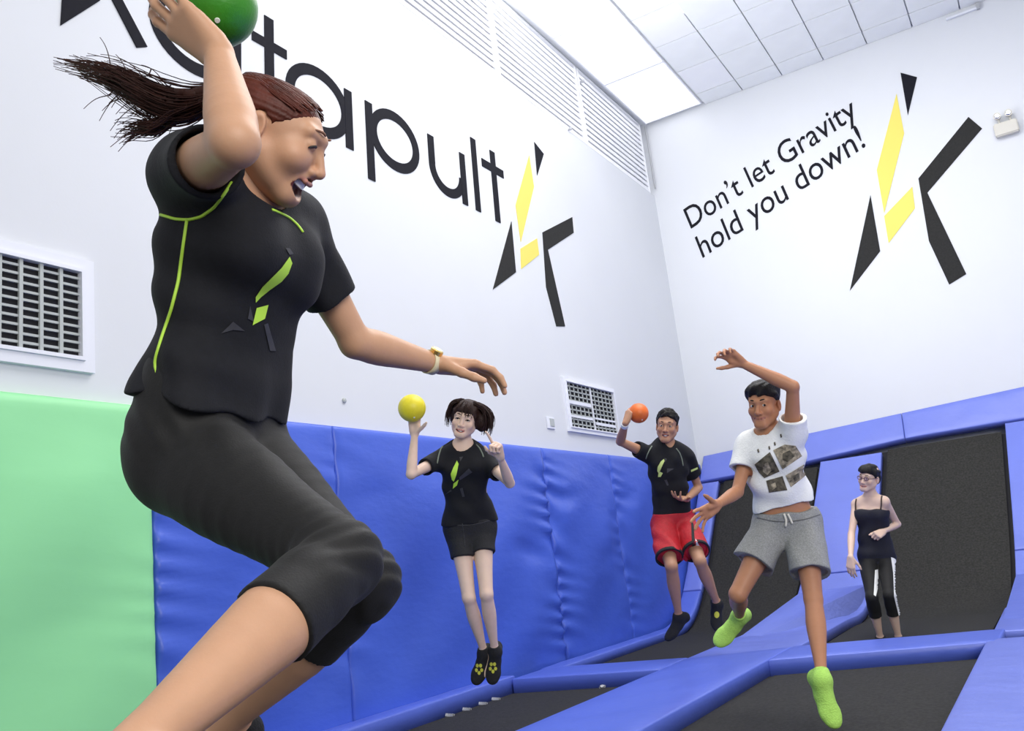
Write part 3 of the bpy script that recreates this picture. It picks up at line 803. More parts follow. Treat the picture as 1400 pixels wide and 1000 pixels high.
def hand_prims(wr, d, pn, side, curls, size=1.0, spread=.10, thumb=(.7, .5, .3), k=.006):
    """wr wrist, d hand direction, pn palm normal (palm faces pn), side=+1: thumb lies at +cross(d,pn)"""
    d = nrm(d); pn = np.array(pn, float); pn = nrm(pn - d * (pn @ d)); s_ = np.cross(d, pn) * side
    z = size; P = []
    c = lambda a, b, n: wr + (d * a + s_ * b + pn * n) * z
    # palm: fan of flattened cones to the knuckles
    kn = [(.088, .026), (.092, .008), (.087, -.011), (.078, -.028)]
    for (a, b) in kn: P.append(Cone(c(.004, b * .35, 0), c(a, b, -.002), .0165 * z, .0125 * z, .012, flat=pn, squash=.85))
    P.append(Cone(c(.02, .012, .006), c(.055, .022, .009), .016 * z, .013 * z, .012))
    P.append(Cone(c(.02, -.016, .005), c(.06, -.022, .006), .014 * z, .011 * z, .012))
    lens = [(.042, .026, .021), (.047, .030, .022), (.043, .028, .021), (.034, .021, .019)]
    for i, (a, b) in enumerate(kn):
        sp = (1.5 - i) * spread; cu = curls[i]
        base = c(a, b, -.002); ang = 0; p = base
        dirs = nrm(d * math.cos(sp) + s_ * math.sin(sp))
        r = [.0092, .0084, .0076, .0066]
        if i == 3: r = [q * .88 for q in r]
        for j in range(3):
            ang += cu[j] if hasattr(cu, '__len__') else cu * (.8, 1.0, .6)[j]
            q = p + (dirs * math.cos(ang) + pn * math.sin(ang)) * lens[i][j] * z
            P.append(Cone(p, q, r[j] * z, r[j + 1] * z, .004)); p = q
    # thumb from the side of the palm near its base
    t0 = c(.022, .022, .008); p = t0; a_out, a_fl, bend = thumb
    v = nrm(d * math.cos(a_out) + s_ * math.sin(a_out)); v = nrm(v * math.cos(a_fl) + pn * math.sin(a_fl))
    inward = nrm(d - v * (d @ v) + pn * .3 * bend)
    for j, (ln, r0, r1) in enumerate(((.042, .0140, .0110), (.030, .0108, .0098), (.024, .0096, .0072))):
        q = p + v * ln * z; P.append(Cone(p, q, r0 * z, r1 * z, .006)); p = q
        v = nrm(v + inward * bend * .55)
    return P
def leg_prims(hip, kn, an, g=1.0, back=None, thigh=1.0):
    back = np.zeros(3) if back is None else back
    th = limb_prims(hip, kn, [(0, .085 * g * thigh), (.3, .078 * g * thigh), (.7, .060 * g), (1, .051 * g)], .02)
    sh = limb_prims(kn, an, [(0, .050 * g), (.12, .049 * g), (.32, .054 * g), (.6, .042 * g), (.88, .030 * g), (1, .031 * g)], .012, bulge=(back, [0, .004, .012 * g, .006, 0, 0]))
    return th + sh
def foot_prims(an, toe_dir, up, size=1.0, grow=0.0):
    """an ankle joint, toe_dir heel->toe, up sole normal"""
    t = nrm(toe_dir); u = np.array(up, float); u = nrm(u - t * (u @ t)); z = size
    c = lambda a, n: an + (t * a + u * n) * z
    P = [Cone(an, c(-.035, -.045), .036 * z + grow, .030 * z + grow, .02), Cone(c(-.035, -.048), c(.05, -.050), .029 * z + grow, .028 * z + grow, .02),
         Cone(c(.01, -.015), c(.10, -.048), .034 * z + grow, .026 * z + grow, .025), Cone(c(.05, -.056), c(.125, -.062), .033 * z + grow, .036 * z + grow, .02, flat=u, squash=.72), Cone(c(.12, -.062), c(.155, -.064), .037 * z + grow, .030 * z + grow, .02, flat=u, squash=.60)]
    return P

def head_prims(c, R, s=1.0, jaw=1.0, smile=.6, mouth=.5, nose=1.0, male=False, cheek=1.0, eyeopen=True, mw=.025, nr=1.0, drop=0.0, lipf=0.0):
    """face looks along R[1], top along R[2]; s scales a .225 m head"""
    c = np.array(c, float)
    L = lambda x, y, z: c + (R[0] * x + R[1] * y + R[2] * z) * s
    E = lambda x, y, z, a, b, d, k=.02, sub=False: Ell(L(x, y, z), np.array([a, b, d]) * s, R, k * s, sub)
    P = [E(0, -.012, .036, .074, .092, .078), E(0, .026, -.030, .060, .062, .078, .03)]
    P += [Cone(L(sx * .050, .004, -.052), L(sx * .016, .070 - drop, -.096 * jaw), .022 * s, .018 * s, .03 * s) for sx in (-1, 1)]
    P += [Cone(L(-.013, .074 - drop, -.098 * jaw), L(.013, .074 - drop, -.098 * jaw), .0165 * s, .0165 * s, .02 * s)]
    P += [E(sx * .036, .060, -.030, .024 * cheek, .022 * cheek, .021 * cheek, .022) for sx in (-1, 1)]
    P += [Cone(L(sx * .040, .070, .024), L(sx * .008, .083, .020), (.012 if male else .0085) * s, (.011 if male else .0085) * s, .018 * s) for sx in (-1, 1)]
    P += [E(sx * .031, .098, .001, *((.0155, .018, .012) if eyeopen else (.015, .0155, .0095)), .012, True) for sx in (-1, 1)]
    P += [E(sx * .031, .0735, .001, .0145, .0145, .0135, .004) for sx in (-1, 1)]         # lids over the eyeballs
    if eyeopen: P += [E(sx * .031, .089, .000, .0125, .008, .0048, .002, True) for sx in (-1, 1)]
    P += [Cone(L(0, .083, .010), L(0, .088 + .0185 * nose, -.034), .0070 * s, (.0072 + .0038 * nose) * nr * s, .010 * s), Cone(L(0, .090, -.040), L(0, .088 + .016 * nose, -.037), .0105 * s, (.007 + .0035 * nose) * nr * s, .008 * s)]
    P += [E(sx * .0125, .093, -.040, .0085, .010, .0075, .006) for sx in (-1, 1)]
    P += [E(sx * .0065, .100, -.0475, .0036, .005, .003, .002, True) for sx in (-1, 1)]
    # lips along a smile curve
    mz = -.068; w = mw + .006 * smile; up = .010 * smile; cy = .073 - max(0, w - .031) * 1.3
    lu = .004 * max(0, mouth - .5); pu = [(-w, cy, mz + up), (-w * .45, .0885 + lipf, mz + .004 + lu), (0, .0915 + lipf - lu * .3, mz + .0035 + lu), (w * .45, .0885 + lipf, mz + .004 + lu), (w, cy, mz + up)]
    op = .014 * mouth
    pl = [(-w, cy, mz + up), (-w * .5, .086 - op * .15 - drop, mz - .004 - op), (0, .0895 - op * .2 - drop, mz - .006 - op * 1.15), (w * .5, .086 - op * .15 - drop, mz - .004 - op), (w, cy, mz + up)]
    P += [E(0, .078 - drop * .3, mz, .030, .014, .022, .014)]
    if lipf: P += [E(0, .082, mz + .012, .024, .012 + lipf, .010, .012)]
    if mouth > .05:
        P += [E(0, .094, mz + lu * .5 + up * .25 - op * .5, w * .93, .030, .0035 + op * .68 + lu * .6 + up * .15, .004, True)]
    rs = (.0022, .0044, .0047, .0044, .0022)
    for q in (pu, pl):
        for i in range(4): P += [Cone(L(*q[i]), L(*q[i + 1]), rs[i] * s, rs[i + 1] * s, .003 * s)]
    # ears
    for sx in (-1, 1):
        P += [E(sx * .076, -.012, -.016, .0085, .019, .031, .006), E(sx * .083, -.006, -.012, .006, .010, .018, .004, True)]
    return P, dict(lipf=lipf, L=L, w=w, mz=mz, up=up, op=op, pu=pu, pl=pl, s=s, R=R, c=c)
def face_tint(V, H, skin, lip=(.50, .16, .13), blush=(.62, .27, .18)):
    """per-vertex skin colour: lips, inner mouth, warm cheeks and nose"""
    s = H['s']; q = (V - H['c']) @ H['R'].T / s
    C = np.tile(np.array(skin, float), (len(V), 1))
    def mixc(C, wgt, c): wgt = np.clip(wgt, 0, 1)[:, None]; return C * (1 - wgt) + np.array(c) * wgt
    for sx in (-1, 1):
        d = np.linalg.norm((q - np.array([sx * .042, .068, -.032])) / .028, axis=1); C = mixc(C, .28 * np.exp(-d * d), blush)
        d = np.linalg.norm(q - np.array([sx * .079, -.008, -.016]), axis=1) / .03; C = mixc(C, .35 * np.exp(-d * d), blush)
    d = np.linalg.norm((q - np.array([0, .108, -.038])) / .018, axis=1); C = mixc(C, .35 * np.exp(-d * d), blush)
    def seg(q, a, b):
        a, b = np.array(a), np.array(b); t = np.clip(((q - a) @ (b - a)) / ((b - a) @ (b - a)), 0, 1)[:, None]; return np.linalg.norm(q - a - (b - a) * t, axis=1)
    for pl in (H['pu'], H['pl']):
        d = np.min([seg(q, pl[i], pl[i + 1]) for i in range(4)], 0); C = mixc(C, np.clip((.0080 - d) / .003, 0, 1) * .9, lip)
    if H['op'] > .001:
        mz = H['mz']; e = ((q[:, 0] / (H['w'] * .93)) ** 2 + ((q[:, 2] - (mz + H['up'] * .25 - H['op'] * .45)) / (.0045 + H['op'] * .62)) ** 2)
        inside = (e < 1.05) & (q[:, 1] > .05) & (q[:, 1] < .084)
        C[inside] = (.10, .018, .018)
    return C
def face_parts(H, parent, iris, brow_mat, eyeopen=True, teeth=True, brow_r=.0035, lash=False, lift=0.0):
    s, L = H['s'], H['L']; org = np.array(parent.location); R = H['R']
    for sx in (-1, 1):
        if eyeopen:
            bm = bmesh.new(); T = Matrix.Translation(L(sx * .031, .0735, .001) - org)
            bmesh.ops.create_uvsphere(bm, u_segments=16, v_segments=10, radius=.0128 * s, matrix=T); e = bm_obj('eyeball', bm, M['eyewhite'], parent, True)
            bm = bmesh.new(); p = L(sx * .031 + iris[0], .0735 + .0118, .001 + iris[1]) - org
            d = R[1]; tube_bm(bm, [p, p + d * .0016 * s, p + d * .002 * s], [.0062 * s, .0056 * s, .003 * s], 12); bm_obj('iris', bm, M['iris'], e, True)
        bm = bmesh.new()
        pts = [L(sx * (.015 + .034 * t), .0885 - .020 * t ** 2 + (.0015 if t < .5 else 0), .019 + lift * (1 - t) + .009 * math.sin(2.2 * t + .3)) - org for t in np.linspace(0, 1, 8)]
        tube_bm(bm, pts, [brow_r * s * q for q in (.7, 1, 1.1, 1.1, 1, .9, .6, .25)], 6); bm_obj('eyebrow', bm, brow_mat, parent, True)
        if lash or not eyeopen:
            bm = bmesh.new()
            pts = [L(sx * (.031 + .0145 * t), (.0735 if eyeopen else .0708) + .0158 * math.sqrt(max(.05, 1 - .62 * t * t)), .001 - .0035 + .006 * (1 - t * t) - .002 * sx * t) - org for t in np.linspace(-1, 1, 9)]
            tube_bm(bm, pts, [.0012 * s, .0020 * s, .0025 * s, .0028 * s, .0030 * s, .0030 * s, .0028 * s, .0024 * s, .0012 * s], 6); bm_obj('eyelashes', bm, M['lash'], parent, True)
    if teeth and H['op'] > .001:
        bm = bmesh.new(); n = 12; rows = []
        for zz in (0.004, -.0075 - H['op'] * .10):
            rows.append([bm.verts.new(L(H['w'] * .86 * t, .0855 + H['lipf'] * .8 - (.020 + .010 * max(0, H['w'] - .031) / .006) * t * t, H['mz'] + H['up'] * (.15 + .7 * t * t) + zz * (1 - .35 * t * t)) - org) for t in np.linspace(-1, 1, n)])
        for i in range(n - 1): bm.faces.new((rows[0][i], rows[0][i + 1], rows[1][i + 1], rows[1][i]))
        r = bmesh.ops.extrude_face_region(bm, geom=bm.faces[:]); bmesh.ops.translate(bm, verts=[g for g in r['geom'] if isinstance(g, bmesh.types.BMVert)], vec=tuple(-R[1] * .005 * s))
        bm_obj('teeth', bm, M['teeth'], parent, False)

def torso_slices(hipc, neck, rh, rs, prof, bend=None):
    """prof rows: t, halfwidth, front, back ; right axis turns from rh (hips) to rs (shoulders); bend: curve offset vector"""
    ax = nrm(neck - hipc); out = []
    for (t, w, df, db) in prof:
        tt = min(1, max(0, t)); r = nrm(rh * (1 - tt) + rs * tt); r = nrm(r - ax * (r @ ax)); f = np.cross(ax, r)
        c = hipc + (neck - hipc) * t + (0 if bend is None else bend * (4 * tt * (1 - tt)))
        out.append((c, r, f, w, df, db))
    return out
def cast_px(x, y, bvh, org):
    d = nrm(ray(x, y)); h = bvh.ray_cast(Vector(CAM - org), Vector(d)); return h[0], h[1], d
def decal_px(name, pts, bvh, material, parent, off=.002, maxlen=6.0):
    """flat print: outline seen in the photograph, laid on the garment it is printed on"""
    bm = bmesh.new(); vs = [bm.verts.new((p[0], p[1], 0)) for p in pts]; bm.faces.new(vs)
    bmesh.ops.triangulate(bm, faces=bm.faces[:])
    for _ in range(7):
        long = [e for e in bm.edges if e.calc_length() > maxlen]
        if not long: break
        bmesh.ops.subdivide_edges(bm, edges=long, cuts=1); bmesh.ops.triangulate(bm, faces=[f for f in bm.faces if len(f.verts) > 3])
    org = np.array(parent.location); bad = []
    for v in bm.verts:
        loc, n, d = cast_px(v.co.x, v.co.y, bvh, org)
        if loc is None: bad.append(v); continue
        v.co = loc + n * off
    if bad: bmesh.ops.delete(bm, geom=bad, context='VERTS')
    return bm_obj(name, bm, material, parent, True)
def seam_px(name, pts, bvh, r, material, parent, n=30, off=.0005):
    """piping whose course is read from the photograph and laid on the garment"""
    org = np.array(parent.location); pts = [np.array(p, float) for p in pts]
    d = np.cumsum([0] + [np.linalg.norm(b - a) for a, b in zip(pts[:-1], pts[1:])]); out = []
    for t in np.linspace(0, d[-1], n):
        loc, nn, dd = cast_px(np.interp(t, d, [q[0] for q in pts]), np.interp(t, d, [q[1] for q in pts]), bvh, org)
        if loc is not None: out.append(loc + nn * off)
    if len(out) < 3: return None
    out = [out[0]] + [(out[i - 1] + out[i] * 2 + out[i + 1]) / 4 for i in range(1, len(out) - 1)] + [out[-1]]
    bm = bmesh.new(); tube_bm(bm, out, r, 6); return bm_obj(name, bm, material, parent, True)
def bvh_of(o):
    me = o.data; return BVHTree.FromPolygons([v.co.copy() for v in me.vertices], [tuple(p.vertices) for p in me.polygons])
def folds(dirs, seed=0, amp=.004):
    """cloth folds: sum of soft directional waves with drifting phase"""
    rng = np.random.RandomState(seed); W = []
    for (d, freq, a) in dirs:
        d = nrm(d); W.append((d, freq, a, rng.rand(6) * 6))
    def f(P):
        out = np.zeros(len(P))
        for d, fr, a, ph in W:
            w = 1.6 * np.sin(P @ np.array([3.1, 5.3, 4.1]) * 1.7 + ph[0]) + 1.1 * np.sin(P @ np.array([-6.1, 3.3, 7.1]) + ph[1])
            m_ = .55 + .45 * np.sin(P @ np.array([5.1, -4.3, 3.7]) * 1.3 + ph[2])
            out += a * m_ * np.sin((P @ d) * fr + w + ph[3])
        return out
    return f
def strands(name, paths, r0, r1, material, parent, seg=4):
    org = np.array(parent.location); bm = bmesh.new()
    for P in paths:
        n = len(P); tube_bm(bm, [Vector(np.array(p) - org) for p in P], [r0 + (r1 - r0) * i / (n - 1) for i in range(n)], seg, False)
    return bm_obj(name, bm, material, parent, True)
def ball(name, label, c, r, material):
    t = empty(name, tuple(c)); setp(t, label, 'ball', 'dodgeballs')
    bm = bmesh.new(); bmesh.ops.create_uvsphere(bm, u_segments=40, v_segments=24, radius=r)
    o = bm_obj('rubber_shell', bm, material, t, True)
    bm = bmesh.new(); d = view_dir(.25, -.65, .75); tube_bm(bm, [Vector(d * (r - .002)), Vector(d * (r + .0015))], [r * .08, r * .06], 10); bm_obj('valve', bm, M['valve'], t)
    return t
M['eyewhite'] = mat('eye_white', (.78, .76, .73), .25)
M['iris'] = mat('dark_iris', (.018, .010, .007), .2)
M['lash'] = mat('eyelash', (.012, .008, .008), .6)
M['teeth'] = mat('teeth', (.95, .93, .88), .3)
M['valve'] = mat('valve_plastic', (.75, .78, .7), .5)
def skin_mat(name): return mat(name, (1, 1, 1), .48, .06, 30, .03, 220, sub=.12, spec=.35, attr='tint')
def hair_mat(name, c, c2=None): return mat(name, c, .38, .5, 40, .5, 60, (1, 1, 1), spec=.6)
# ------------------------------------------------------------------ fabrics
M['blacktee'] = mat('black_sports_tee', (.0085, .0090, .0125), .8, .2, 60, .10, 260, spec=.25, sheen=.03)
M['legging'] = mat('black_legging', (.0100, .0098, .0100), .66, .2, 80, .08, 300, spec=.3, sheen=.03)
M['lime'] = mat('lime_piping', (.44, .72, .06), .55)
M['greyprint'] = mat('grey_print', (.035, .035, .042), .6, .3, 60)
M['greypipe'] = mat('grey_green_piping', (.16, .19, .15), .6)
M['blacksock'] = mat('black_sock', (.010, .010, .012), .85, .2, 90, .3, 200)
M['sockprint'] = mat('yellow_sock_print', (.55, .55, .06), .8)
M['limesock'] = mat('lime_sock', (.44, .76, .14), .85, .12, 60, .35, 150)
M['gold'] = mat('gold_watch', (.75, .52, .16), .25, metal=.9)
M['strap'] = mat('cream_strap', (.66, .58, .38), .5)

# ================================================================== woman in the foreground, jumping
HLF, HLU = [-.12, -.055, -.036, -.030, -.006, .012, .032, .061, .08], [-.06, -.055, -.03, .010, .018, .004, .020, .050, .075]
def woman_front():
    D = 1.0
    hipR, hipL = at(258, 630, 1.50), at(318, 618, 1.63)
    shR, shL = at(262, 236, 1.52), at(398, 312, 1.76)
    hipc = (hipR + hipL) / 2; neck = at(341, 270, 1.63)
    T = empty('person', tuple(hipc)); setp(T, 'woman in black tee and capri leggings leaping with a green ball raised', 'person')
    rh, rs = nrm(hipR - hipL), nrm(shR - shL)
    elR = reach(shR, 321, 196, .275, -1); wrR = reach(elR, 300, 76, .235, 1)
    elL = reach(shL, 486, 468, .265, 1); wrL = reach(elL, 594, 497, .230, 1)
    knR = reach(hipR, 466, 768, .400, -1); anR = reach(knR, 128, 1078, .455, -1)
    knL = reach(hipL, 497, 797, .400, -1); anL = reach(knL, 280, 1012, .405, 1)
    ax = nrm(neck - hipc)
    prof = [(-.03, .125, .080, .085), (.02, .145, .086, .095), (.10, .150, .088, .100), (.24, .144, .084, .094), (.44, .120, .078, .084), (.62, .130, .092, .090), (.78, .142, .102, .095), (.92, .135, .075, .085), (1.02, .070, .050, .055)]
    bend = np.cross(ax, nrm(rh + rs)) * -.008
    sl = torso_slices(hipc, neck, rh, rs, prof, bend)
    fr_ch = sl[6][2]; chest = sl[6][0]; rt_ch = sl[6][1]
    bust = [Ell(chest + fr_ch * .062 + rt_ch * sx * .062 - ax * .015, (.060, .055, .060), np.array([rt_ch, fr_ch, ax]), .04) for sx in (-1, 1)]
    delt = lambda g: [Cone(sh * .75 + neck * .25 - ax * .01, sh, .058 + g, .054 + g, .045) for sh in (shR, shL)]
    # head
    F_ = view_dir(.90, -.43, .02); U_ = view_dir(.43, .90, .02); R = frame3(F_, U_)
    hc = at(378, 181, 1.57); hs = .96
    hp, H = head_prims(hc, R, hs, jaw=.97, smile=1.4, mouth=1.5, nose=1.0, nr=.80, cheek=1.25, mw=.029, drop=.007, lipf=.004, eyeopen=False)
    hp[0] = Ell(H['L'](0, -.014, .020), np.array([.072, .090, .062]) * hs, R, .02)
    nb = H['L'](0, -.022, -.05)
    necks = [Cone(neck - ax * .02, nb, .054, .050, .03)]
    skin = (.54, .305, .185)
    # hands
    handR = hand_prims(wrR, view_dir(-.74, .66, -.06), view_dir(.55, .30, -.78), 1, [(.15, .35, .3), (.1, .35, .3), (.1, .35, .3), (.15, .4, .3)], 1.0, .13, (.25, .55, .2))
    handL = hand_prims(wrL, view_dir(.90, -.10, -.30), view_dir(-.1, -.95, .28), -1, [(.25, .45, .35), (.30, .5, .4), (.35, .5, .4), (.4, .55, .4)], 1.0, .05, (.62, .45, .25))
    backv = nrm(np.cross(np.cross(knR - hipR, anR - knR), anR - knR)); 
    if backv @ (hipR - knR) < 0: backv = -backv
    legs = [leg_prims(hipR, knR, anR, 1.0, -backv * 0, 1.04), leg_prims(hipL, knL, anL, 1.0, -backv * 0, 1.04)]
    feetR = foot_prims(anR, view_dir(-.45, -.80, .3), view_dir(.75, -.35, -.1) * -1, 1.0)
    feetL = foot_prims(anL, view_dir(-.45, -.80, .3), view_dir(.75, -.35, -.1) * -1, 1.0)
    body = [([Loft(sl, .03)] + bust + delt(0) + necks + legs[0] + legs[1] + feetR + feetL, .005), (hp + necks, .0022),
            (delt(0)[:1] + arm_prims(shR, elR, wrR) + handR, .0030), (delt(0)[1:] + arm_prims(shL, elL, wrL, .95) + handL, .0030)]
    sdf_mesh('body', body, skin_mat('tan_skin'), T, lambda V: face_tint(V, H, skin, lip=(.52, .22, .17), blush=(.64, .32, .21)))
    face_parts(H, T, (0, 0), M['browA'], eyeopen=False, brow_r=.0022, lift=.008)
    # tee
    g = .010
    hem = (hipc + ax * .105, -ax)
    slc = [(c, r, f, w * 1.0 + .006, a + .006, b + .004) for (c, r, f, w, a, b) in sl]
    d1 = nrm(elR - shR); d2 = nrm(elL - shL)
    tee = [Loft(slc, .03, .004, cut0=(hipc + ax * .085 + sl[2][2] * .0, -nrm(ax + sl[2][2] * .12)))] + [Ell(b.c, b.r + .008, b.R, .05) for b in bust] + delt(.009)
    tee += [Cone(shR - d1 * .01, shR + d1 * .115, .062, .060, .035, cut=True), Cone(shL - d2 * .01, shL + d2 * .165, .060, .056, .035, cut=True)]
    tee += [Cone(neck - ax * .03, neck + nrm(nb - neck) * .004, .066, .062, .02, cut=True)]
    tee += [Cone(shR + d1 * .085, shR + d1 * .2, .050, .053, .0, sub=True), Cone(shL + d2 * .135, shL + d2 * .25, .047, .049, .0, sub=True), Cone(neck - ax * .010 + fr_ch * .006 + rs * .012, nb + fr_ch * .03 + rs * .012, .066, .080, .006, sub=True)]
    fd = folds([(ax * .6 + fr_ch, 55, .0030), (ax, 62, .0026), (rt_ch + ax * .4, 48, .0022)], 3)
    low = lambda P: np.clip(1.15 - ((P - hipc) @ ax) / .45, .25, 1)
    shirt = sdf_mesh('tee_shirt', [(tee, .0034)], M['blacktee'], T, dispfn=lambda P: fd(P) * low(P) * 2.6)
    bv = bvh_of(shirt)
    # piping: armhole, side seam, far shoulder
    seam_px('piping', [(207, 285), (220, 294), (240, 300), (258, 301), (275, 297), (292, 284), (306, 266), (317, 250)], bv, .0028, M['lime'], T, 36)
    seam_px('piping', [(256, 301), (251, 335), (244, 385), (234, 425), (222, 460), (213, 490), (212, 503), (216, 508), (213, 516), (209, 526)], bv, .0030, M['lime'], T, 44)
    seam_px('piping', [(372, 287), (384, 292), (396, 298), (408, 309), (414, 318)], bv, .0024, M['lime'], T, 14)
    z2 = lambda L: [(150 + x / 2.5, 200 + y / 2.5) for x, y in L]
    for q in ([(612, 378), (621, 400), (608, 435), (585, 462), (545, 490), (515, 515), (497, 535), (497, 515), (520, 480), (555, 445), (585, 415)], [(500, 553), (540, 542), (528, 590), (486, 612)]):
        decal_px('print', z2(q), bv, M['lime'], T)
    for q in ([(478, 545), (490, 600), (470, 590)], [(420, 600), (460, 632), (420, 628), (380, 640)], [(525, 610), (538, 605), (565, 700), (545, 700)], [(598, 348), (612, 372), (625, 368), (612, 350)]):
        decal_px('print', z2(q), bv, M['greyprint'], T)
    # leggings
    gp = .0045
    plo = [(c, r, f, w + gp, a + gp, b + gp) for (c, r, f, w, a, b) in sl[:5]]
    def legp(P, n_th, hip, kn, an, hemt):
        out = [P[0].grown(gp)]
        h_ = kn + (an - kn) * hemt
        out += [Cone(kn, kn + (h_ - kn) * .5, .0555, .0560, .02), Cone(kn + (h_ - kn) * .5, h_, .0565, .0585, .01, cut=True)]
        return out
    pants = [Loft(plo, .03, cut1=(hipc + ax * .16, ax))] + legp(legs[0], 3, hipR, knR, anR, .36) + legp(legs[1], 3, hipL, knL, anL, .33)
    # seat
    bk = -sl[1][2]
    pants += [Ell(hipc + bk * .022 + sl[1][1] * sx * .055 + ax * .005, (.078, .082, .085), np.array([sl[1][1], sl[1][2], ax]), .05) for sx in (-1, 1)]
    kd = [nrm(knR - hipR), nrm(knL - hipL)]
    def pf(P):
        o = np.zeros(len(P))
        for kn, dd in ((knR, kd[0]), (knL, kd[1])):
            w = np.exp(-(np.linalg.norm(P - kn, axis=1) / .075) ** 2); o += .0034 * w * np.sin((P - kn) @ dd * 230 + 1.5 * np.sin(P @ np.array([30, 22, 41])))
        w = np.exp(-(((P - hipc) @ ax - .04) / .05) ** 2); o += .0012 * w * np.sin(P @ nrm(ax + sl[1][2]) * 150)
        return o
    sdf_mesh('leggings', [(pants, .0038)], M['legging'], T, dispfn=pf)
    # socks
    for an, kn, ft in ((anR, knR, feetR), (anL, knL, feetL)):
        u = nrm(an - kn)
        pr = [Cone(an - u * .016, an, .037, .040, .01, cuta=True)] + [Cone(p.a, p.b, p.r1 + .004, p.r2 + .004, p.k, flat=p.flat, squash=p.squash) for p in ft]
        sdf_mesh('sock', [(pr, .004)], M['blacksock'], T)
    # watch
    d = nrm(wrL - elL); org = hipc; c0 = wrL - d * .012
    a = nrm(np.cross(d, UPV)); b = np.cross(d, a)
    bm = bmesh.new(); n = 28
    rings = [[bm.verts.new(c0 + d * h_ + (a * math.cos(2 * math.pi * k / n) + b * math.sin(2 * math.pi * k / n)) * r_ - org) for k in range(n)] for h_, r_ in ((-.010, .0245), (-.010, .0275), (.010, .0275), (.010, .0245))]
    for p, q in zip(rings, rings[1:] + rings[:1]):
        for k in range(n): bm.faces.new((p[k], p[(k + 1) % n], q[(k + 1) % n], q[k]))
    w = bm_obj('watch', bm, M['strap'], T, True); setp(w, 'gold watch on a cream strap')
    bm = bmesh.new(); o_ = nrm(-b if (-b) @ UPV > 0 else b); o_ = nrm(o_ - FORW * .8); o_ = nrm(o_ - d * (o_ @ d))
    tube_bm(bm, [c0 + o_ * .024 - org, c0 + o_ * .033 - org, c0 + o_ * .035 - org], [.015, .015, .011], 20); bm_obj('dial', bm, M['gold'], w)
    # hair: cap combed back + ponytail of strands
    L = H['L']
    cap = [Ell(L(0, -.018, .021), np.array([.0775, .094, .0660]) * hs, R, .02), Ell(L(0, -.055, .006), np.array([.072, .060, .066]) * hs, R, .03)]
    def capcut(F, x, y, z):
        px, py, pz = x - hc[0], y - hc[1], z - hc[2]
        f = (px * R[1][0] + py * R[1][1] + pz * R[1][2]) / hs; u = (px * R[2][0] + py * R[2][1] + pz * R[2][2]) / hs; r = np.abs(px * R[0][0] + py * R[0][1] + pz * R[0][2]) / hs
        ub = np.interp(f, HLF, HLU).astype(F32)
        return np.maximum(F, (ub - u) * .8)
    def capdisp(P):
        q = (P - hc) @ R.T / hs; th = np.arctan2(q[:, 0], q[:, 2] - .01); return .0009 * np.sin(th * 44 + 2.0 * np.sin(q[:, 1] * 30)) + .0006 * np.sin(th * 97)
    sdf_mesh('hair', [(cap, .0026, capcut)], M['hairA'], T, dispfn=capdisp, relax_it=1)
    rng = np.random.RandomState(5)
    root = L(0, -.098, .030)
    comb = []
    for k in range(230):                       # strands combed over the scalp to the tie
        u0 = rng.uniform(-1.25, 1.25); f0 = rng.uniform(.2, 1.0)
        pts = []
        for t in np.linspace(0, 1, 10):
            th = u0 * (1 - t ** 2.2 * .96); ph = 1.0 * f0 * (1 - t) - 1.05 * t      # ph: angle forward(+) / back(-) from the top
            e = np.array([.0785 * math.sin(th) * math.cos(ph * .9), -.018 + .0945 * math.sin(ph), .021 + .0670 * math.cos(th) * math.cos(ph * .75)]) * (1.0 + .012 * rng.rand())
            pts.append(L(*e))
        pts = [p for p in pts if ((p - hc) @ R[2]) / hs > np.interp(((p - hc) @ R[1]) / hs, HLF, HLU) + .003]
        pts = [p for p in pts if ((p - hc) @ R[1]) / hs < .060]
        if len(pts) > 3: comb.append(pts)
    strands('combed_hair', comb, .0012, .0011, M['hairA'], T)
    bm = bmesh.new(); tdir = view_dir(-1, .1, -.1); tube_bm(bm, [root - hipc + tdir * q for q in (.0, .008, .016, .024)], [.022, .027, .027, .022], 16); bm_obj('hair_tie', bm, M['hairAdark'], T, True)
    path1 = [(300, 128), (262, 142), (225, 140), (190, 125), (155, 107), (118, 93), (68, 84)]
    path2 = [(300, 132), (262, 150), (235, 160), (212, 172), (190, 176), (168, 182), (150, 190)]
    tails = []
    def interp(pth, t):
        n = len(pth) - 1; i = min(n - 1, int(t * n)); f = t * n - i
        p0 = np.array(pth[max(0, i - 1)], float); p1 = np.array(pth[i], float); p2 = np.array(pth[i + 1], float); p3 = np.array(pth[min(n, i + 2)], float)
        return .5 * ((2 * p1) + (p2 - p0) * f + (2 * p0 - 5 * p1 + 4 * p2 - p3) * f * f + (3 * p1 - p0 - 3 * p2 + p3) * f ** 3)
    for k in range(600):
        m1 = rng.rand() < .70; pth = path1 if m1 else path2
        end = (.45 + .57 * rng.beta(1.6, 2.2)) if m1 else (.35 + .65 * rng.beta(2, 2)); oy = rng.normal(0, 1); oz = rng.normal(0, 1); wob = rng.rand(4) * 6
        pts = []
        for t in np.linspace(0, end, 15):
            p = interp(pth, t); env = (5 + 16 * math.sin(math.pi * min(1, t) ** .75)) if m1 else (6 + 9 * t)
            y_ = p[1] + oy * env * .62 + 5.0 * t * math.sin(10 * t + wob[0]) * (1 if m1 else 1.5); x_ = p[0] + 4 * t * math.sin(8 * t + wob[1])
            pts.append(at(x_, y_, 1.60 + .018 * oz * (.6 + t) + .05 * t))
        tails.append(pts)
    locks = []
